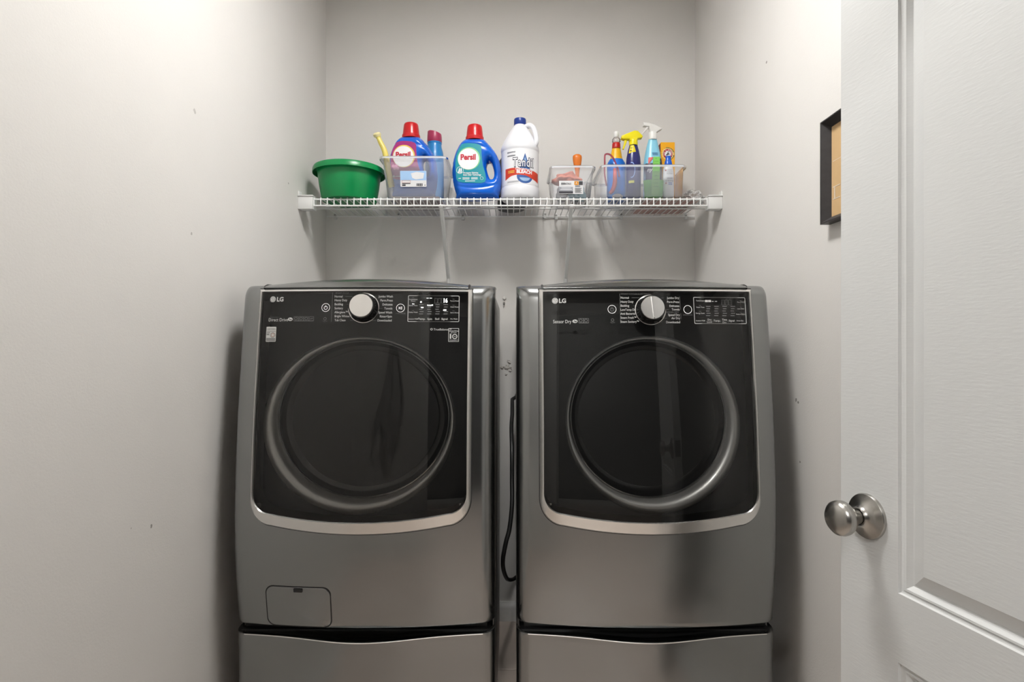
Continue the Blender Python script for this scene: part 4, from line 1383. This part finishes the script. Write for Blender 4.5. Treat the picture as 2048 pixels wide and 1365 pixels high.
# blue cleaner with yellow neck label, red collar and clear top
c = (at(1234, 300, 2.20)[0], 2.215, zi)
t = thing('cleaner_bottle', 'blue cleaner bottle with yellow neck label and red collar', 'bottle', c)
H = lambda py: hgt(py, 2.20)
obj('body', lathe([(.034, 0), (.037, .005), (.037, .05), (.036, .08), (.037, H(333)), (.034, H(324)), (.0245, H(316.5)), (.022, H(312)), (.0165, H(297)), (.015, H(294))], c, n=40, sy=.72), mat('cleaner_blue', (.01, .16, .62), .3), t)
obj('neck_label', lathe([(.0247, H(317)), (.0225, H(312)), (.0172, H(297)), (.0155, H(294.5))], c, n=40, sy=.74, cap=False), mat('neck_yellow', (.80, .43, .005), .4), t)
obj('collar', lathe([(.0165, H(295)), (.0168, H(293)), (.0160, H(285)), (.0135, H(283.5))], c, n=32, sy=.9), mat('collar_red', (.45, .012, .01), .35), t)
obj('clear_top', lathe([(.012, H(284)), (.0165, H(281)), (.0160, H(276)), (.010, H(272.5))], c, n=28), clear_mat('clear_cap', haze=.3, haze_col=(.8, .78, .76), rough=.1), t)
obj('nozzle', lathe([(.0075, H(273)), (.0100, H(271)), (.0108, H(263)), (.0098, H(261.5)), (.001, H(261.3))], c, n=24), mat('nozzle_white', (.80, .80, .79), .35), t)

def head_prism(pts, Y, m, par, th, name, bev=.004):
    P = [tuple(at(px, py, Y)[[0, 2]]) for px, py in pts]
    return obj(name, prism(P, Y - th, Y + th, bev, 3), m, par, smooth=50)
z4 = lambda x, y_: (1190 + x / 7.185, 230 + y_ / 7.185)
# navy spray bottle, yellow trigger
c = (at(1267, 300, 2.18)[0], 2.182, zi)
H = lambda py: hgt(py, 2.18)
t = thing('spray_bottle', 'navy blue spray bottle with a bright yellow trigger head', 'spray bottle', c, 'spray bottles in the right bin')
body = obj('body', lathe([(.027, 0), (.0285, .004), (.0285, .07), (.0285, H(330)), (.0265, H(316)), (.0215, H(302)), (.0160, H(292)), (.0145, H(289))], c, n=40, sy=.8), mat('navy_bottle', (.012, .014, .13), .28), t)
M_ty = mat('trigger_yellow', (.80, .68, .0), .35)
obj('collar', lathe([(.0165, H(291)), (.0168, H(288)), (.0155, H(280)), (.013, H(279))], c, n=32), M_ty, t)
head_prism([z4(*p) for p in [(372, 345), (380, 308), (440, 285), (560, 236), (612, 243), (682, 318), (668, 345), (606, 352), (600, 385), (490, 385), (488, 362), (440, 362), (400, 362)]], 2.182, M_ty, t, .0125, 'trigger_head')
head_prism([z4(*p) for p in [(420, 358), (462, 358), (452, 400), (412, 502), (394, 494), (416, 410)]], 2.182, M_ty, t, .006, 'trigger', .002)
def ell(cx, cy, rfun, sy, o, zz):
    def f(x, z):
        r = rfun(z) + o
        a = max(-1.5, min(1.5, x / r))
        return (cx + r * math.sin(a), cy - sy * r * math.cos(a) - (.0004 if sy < 1 else 0), zz + z)
    return f
def rfn(prof):
    hs, rs = [p[1] for p in prof], [p[0] for p in prof]
    return lambda z: float(np.interp(z, hs, rs))
rn = rfn([(.027, 0), (.0285, .004), (.0285, H(330)), (.0265, H(316)), (.0215, H(302)), (.0160, H(292))])
def zstep(poly_rows, mapf):
    """rows [(z, x0, x1)] -> strip mesh"""
    V, F = [], []
    nx = 7
    for z, x0, x1 in poly_rows:
        V += [mapf(x0 + (x1 - x0) * k / (nx - 1), z) for k in range(nx)]
    for j in range(len(poly_rows) - 1):
        for k in range(nx - 1):
            F.append((j * nx + k, j * nx + k + 1, (j + 1) * nx + k + 1, (j + 1) * nx + k))
    return V, F
mN = ell(c[0], c[1], rn, .8, .0007, c[2])
ly_ = obj('yellow_label', zstep([(H(309), -.024, -.018), (H(306.5), -.023, .006), (H(300), -.020, .003), (H(294), -.016, 0), (H(292.5), -.0155, -.001)], mN), mat('label_yellow', (.78, .62, .0), .4), body, smooth=60)
mN2 = ell(c[0], c[1], rn, .8, .0012, c[2])
o = obj('label_marks', [zstep([(H(298.5), -.016, -.006), (H(297.5), -.016, -.006)], mN2), zstep([(H(305), -.018, -.010), (H(303), -.018, -.010)], mN2)], MATS['label_ink'], ly_); o['kind'] = 'stuff'
o = obj('swirl_label', [zstep([(H(369), -.024, -.002), (H(364), -.024, -.002)], mN)], mat('lemon_label', (.62, .60, .10), .4), body)
swo = [(-.011 + .013 * math.cos(a), H(343) + .030 * math.sin(a)) for a in np.linspace(-1.9, 1.9, 20)]
swi = [(-.012 + .0115 * math.cos(a), H(343) + .027 * math.sin(a)) for a in np.linspace(-1.9, 1.9, 20)]
V = [mN(*p) for p in swo] + [mN(*p) for p in swi]
obj('swirl', (V, [(i, i + 1, 21 + i, 20 + i) for i in range(19)]), mat('swirl_blue', (.25, .38, .75), .4), body)

# pale blue spray bottle, white trigger
c = (at(1305.5, 300, 2.20)[0], 2.202, zi)
H = lambda py: hgt(py, 2.20)
t = thing('spray_bottle', 'pale sky-blue spray bottle with a white trigger head', 'spray bottle', c, 'spray bottles in the right bin')
cprof = [(.034, 0), (.036, .005), (.036, .09), (.0355, H(330)), (.031, H(312)), (.0235, H(294)), (.0180, H(283)), (.0165, H(279)), (.0145, H(277))]
body = obj('body', lathe(cprof, c, n=44, sy=.7), mat('sky_bottle', (.24, .58, .76), .3), t)
M_tw = mat('trigger_white', (.70, .69, .67), .4)
obj('collar', lathe([(.0163, H(280)), (.0168, H(278)), (.0160, H(267)), (.0145, H(264.5))], c, n=32), mat('collar_white', (.78, .78, .76), .4), t)
head_prism([z4(*p) for p in [(684, 116), (758, 118), (800, 130), (880, 155), (945, 192), (958, 212), (905, 245), (880, 262), (785, 262), (775, 215), (768, 178), (690, 168)]], 2.202, M_tw, t, .0105, 'trigger_head')
head_prism([z4(*p) for p in [(738, 172), (772, 172), (760, 200), (700, 262), (660, 302), (650, 294), (690, 250)]], 2.202, M_tw, t, .005, 'trigger', .0015)
rc_ = rfn(cprof[:-1])
mC = ell(c[0], c[1], rc_, .7, .0007, c[2])
mC2 = ell(c[0], c[1], rc_, .7, .0012, c[2])
dk = obj('dark_label', zstep([(.040, -.05, .05), (H(345), -.05, .05), (H(330), -.05, .05), (H(322), -.005, .044), (H(319), .006, .040)], mC), mat('label_navy_dark', (.02, .02, .07), .4), body, smooth=60)
obj('red_corner', zstep([(H(331), -.024, -.022), (H(325), -.024, -.010), (H(318), -.022, -.003)], mC2), mat('label_scarlet', (.60, .04, .03), .4), body, smooth=60)
o = obj('label_script', text('ny', -.019, H(343), .022, mC2, 'CENTER', .0, shear=.25), M_lw, dk, smooth=0); o['kind'] = 'stuff'
o = obj('label_words', [zstep([(H(309.4 + 2.2 * k), -.008 + .001 * k, .016), (H(308.4 + 2.2 * k), -.008 + .001 * k, .016)], mC) for k in range(3)], mat('ink_blue', (.03, .12, .30), .4), body, smooth=0); o['kind'] = 'stuff'

# green scoop with an upright printed handle strip
g0 = at(1306, 380, 2.155)
c = (g0[0] + .001, 2.152, zi)
H = lambda py: hgt(py, 2.15)
t = thing('plastic_scoop', 'green plastic scoop with a tall printed handle strip', 'scoop', c)
M_lg = mat('lime_plastic', (.10, .48, .05), .4)
obj('cup', lathe([(.030, 0), (.034, .003), (.0385, H(362)), (.0385, H(361.5)), (.037, H(361.5)), (.032, .005), (.028, .004)], c, n=40, sy=.48), M_lg, t)
x0, x1, x2, x3 = [at(p, 350, 2.142)[0] for p in (1300.5, 1317, 1304.5, 1318)]
V = []
for yy in (2.1265, 2.129):
    V += [(x0, yy, c[2] + .006), (x1, yy, c[2] + .006), (x3, yy, c[2] + H(319)), (x3 - .003, yy, c[2] + H(317.6)), (x2 + .003, yy, c[2] + H(317.6)), (x2, yy, c[2] + H(319))]
st_ = obj('handle_strip', (V, [(0, 1, 2, 3, 4, 5), (11, 10, 9, 8, 7, 6)] + [(i, (i + 1) % 6, 6 + (i + 1) % 6, 6 + i) for i in range(6)]), mat('lime_strip', (.20, .56, .10), .4), t, smooth=0)
mk = lambda x, z: (x, 2.1261, c[2] + z)
xm = (x0 + x1 + x2 + x3) / 4
o = obj('strip_marks', [rect2(xm - .009, xm + .009, H(p), H(p - .5), mk) for p in (327, 332, 341, 348, 356, 363, 370, 377)] + [slab(circ(xm, H(p), .0014, 8), mk) for p in (321.5, 337.5, 355)], mat('ink_green', (.04, .20, .02), .5), st_, smooth=0); o['kind'] = 'stuff'

# yellow-orange carton
ya = 2.215
x0, x1 = at(1321.5, 300, ya)[0], at(1349.8, 300, ya)[0]
ztop = CZ + (682.5 - 284.5) * ya / FPX
t = thing('powder_carton', 'yellow-orange carton with a round red emblem, right of the spray bottles', 'carton', ((x0 + x1) / 2, ya + .02, zi))
M_ob = mat('carton_orange', (.86, .40, .0), .45, var=.06, scale=9)
obj('box', box(x0, x1, ya, ya + .040, zi, ztop, .0012, 1), M_ob, t, smooth=0)
obj('side_print', xform(box(x0 - .0006, x0 + .0004, ya + .003, ya + .037, ztop - .035, ztop - .004), lambda a, b, d: (a, b, d)), mat('carton_maroon', (.22, .03, .03), .5), t, smooth=0)
ec = (at(1335.6, 308, ya)[0], at(1335.6, 308, ya)[2])
fl2 = lambda o: (lambda x, z: (x, ya - o, z))
star = []
for k in range(36):
    a = 2 * math.pi * k / 36
    r = .026 if k % 2 else .0205
    star.append((ec[0] + r * math.cos(a), ec[1] + r * math.sin(a)))
star = [(min(max(x, x0 + .0005), x1 - .0005), z) for x, z in star]
eb = obj('sunburst', slab(star, fl2(.0005)), mat('sun_cream', (.85, .66, .25), .5), t, smooth=0)
obj('emblem_ring', [ring2(circ(*ec, .0192, 36), circ(*ec, .0120, 36), fl2(.0009))], mat('emblem_red', (.42, .02, .03), .5), eb, smooth=0)
obj('emblem_disc', [slab(circ(*ec, .0120, 36), fl2(.0008))], M_lw, eb, smooth=0)
wr = []
s_ = 'ARM & HAMMER'
for k, ch in enumerate(s_):
    if ch == ' ':
        continue
    a = math.radians(200 - 220 * k / (len(s_) - 1))
    wr.append(text(ch, ec[0] + .0156 * math.cos(a), ec[1] + .0156 * math.sin(a), .0056, fl2(.0012), 'CENTER', .02, rot=a - math.pi / 2))
o = obj('emblem_words', wr, M_lw, eb, smooth=0); o['kind'] = 'stuff'
k = lambda pts: slab([(ec[0] + x * .001, ec[1] + z * .001) for x, z in pts], fl2(.0012))
o = obj('arm_and_hammer', [k([(-8, -7), (-3, -7), (2, -3), (6, -3), (7, 0), (2, 2), (-1, 5), (-4, 3), (-2, 0), (-6, -2)]), k([(1, 2), (2.5, 1.5), (4, 8), (2.5, 8.4)]), k([(-1, 7), (6, 5.5), (6.5, 8), (-.5, 9.5)])], MATS['label_ink'], eb, smooth=0); o['kind'] = 'stuff'

# white stain spray with a blue cap
c = (at(1338, 380, 2.15)[0], 2.160, zi)
H = lambda py: hgt(py, 2.15)
t = thing('stain_spray', 'slim white spray bottle with a blue cap in front of the carton', 'spray bottle', c)
sp_ = [(.0185, 0), (.0205, .003), (.0210, .02), (.0205, H(350)), (.0190, H(337)), (.0150, H(331)), (.0135, H(329))]
body = obj('body', lathe(sp_, c, n=36, sy=.7), mat('stain_white', (.74, .75, .80), .35), t)
obj('cap', lathe([(.0150, H(330.5)), (.0152, H(328)), (.0125, H(321)), (.0100, H(318)), (.0102, H(311.5)), (.009, H(311)), (.001, H(310.9))], c, n=32, sy=.8), mat('cap_azure', (.005, .10, .58), .3), t, smooth=40)
rs_ = rfn(sp_)
mS = ell(c[0], c[1], rs_, .7, .0008, c[2])
o = obj('label_words', [text('stain', .003, H(357), .0125, mS, 'CENTER', .0), text('treater', .003, H(362), .0125, mS, 'CENTER', .0)] + [zstep([(H(p), -.010, .013), (H(p - .6), -.010, .013)], mS) for p in (341, 344, 347, 349)], mat('ink_slate', (.16, .17, .22), .5), body, smooth=0); o['kind'] = 'stuff'
o = obj('label_blue_words', [zstep([(H(p), -.004, .012), (H(p - 1.6), -.004, .012)], mS) for p in (367.5, 370.3)], mat('ink_royal', (.08, .14, .48), .5), body); o['kind'] = 'stuff'
obj('label_spots', [slab(circ(-.014, H(341), .0035, 12), mS), slab(circ(-.013, H(367), .0035, 12), mS)], mat('ink_rose', (.42, .14, .16), .5), body)

# pink looped scrub brush at the left end
t = thing('scrub_brush', 'pink loop-handled scrub brush at the left end of the right bin', 'brush', (at(1213, 390, 2.15)[0], 2.15, zi))
lp = [z4(*p) for p in [(165, 1020), (128, 850), (98, 680), (108, 615), (150, 568), (200, 565), (250, 605), (290, 680), (330, 780), (350, 890)]]
Yl = [2.165] * len(lp)
pts = [at(px, py, Y) for (px, py), Y in zip(lp, Yl)]
pts = [np.array([max(p_[0], .354 - .006 * 0), p_[1], p_[2]]) for p_ in pts]
M_pk = clear_mat('pink_clear', tint=(.95, .55, .60), haze=.45, haze_col=(.55, .10, .16), rough=.1)
sp2 = smooth_path(pts, 5)
obj('loop_handle', tube(sp2, .0033, 10), M_pk, t, smooth=60)
gp_ = smooth_path([at(*z4(*p), 2.150) for p in [(285, 770), (288, 880), (282, 990), (255, 1080), (215, 1130)]], 5)
obj('grip', tube(gp_, [.006 + .0025 * math.sin(math.pi * i / (len(gp_) - 1)) for i in range(len(gp_))], 14), mat('grip_pink', (.62, .09, .10), .35), t, smooth=60)
bc = at(*z4(315, 1160), 2.150)
obj('brush_base', lathe([(.016, 0), (.020, .003), (.020, .010), (.012, .016), (.002, .018)], (bc[0] + .002, 2.150, zi), n=32, sy=.8), mat('bristle_white', (.66, .66, .66), .7), t)

# ------------------------------------------------------------------ towel on a hook, front wall (seen in the washer's glass)
hx_, hz_ = -.455, 1.50
hk = thing('wall_hook', 'black hook on the front wall behind the camera', 'hook', (hx_, YF, hz_))
obj('plate', box(hx_ - .012, hx_ + .012, YF, YF + .006, hz_ - .03, hz_ + .03, .002), M_black, hk)
obj('prong', tube(smooth_path([(hx_, YF + .004, hz_), (hx_, YF + .03, hz_ - .005), (hx_, YF + .042, hz_ + .012)], 5), .005, 8), M_black, hk)
def towel(u, v):
    w = .030 + .085 * min(1, v * 1.5)
    x = hx_ + u * w + .012 * math.sin(v * 5)
    y_ = YF + .045 + .026 * math.sin(u * 6 + v * 2.5) * min(1, .3 + v * 2) + .008 * math.cos(u * 13)
    return (x, y_, hz_ + .01 - v * (.60 + .10 * math.sin(u * 4 + 1)))
Vt, Ft = grid(towel, np.linspace(-1, 1, 41), np.linspace(0, 1, 25))
Vb = [(x, y_ - .006, z) for x, y_, z in Vt]
n_ = len(Vt)
Ft2 = Ft + [tuple(i + n_ for i in reversed(f)) for f in Ft]
bd_ = [i for i in range(41)] + [41 * j + 40 for j in range(1, 25)] + [41 * 24 + i for i in range(39, -1, -1)] + [41 * j for j in range(23, 0, -1)]
Ft2 += [(a, b, b + n_, a + n_) for a, b in zip(bd_, bd_[1:] + bd_[:1])]
tag(obj('hand_towel', (Vt + Vb, Ft2), mat('towel_cotton', (.42, .41, .40), .95, bump=.3, scale=200), smooth=60), 'pale grey towel hanging on the front wall hook', 'towel')
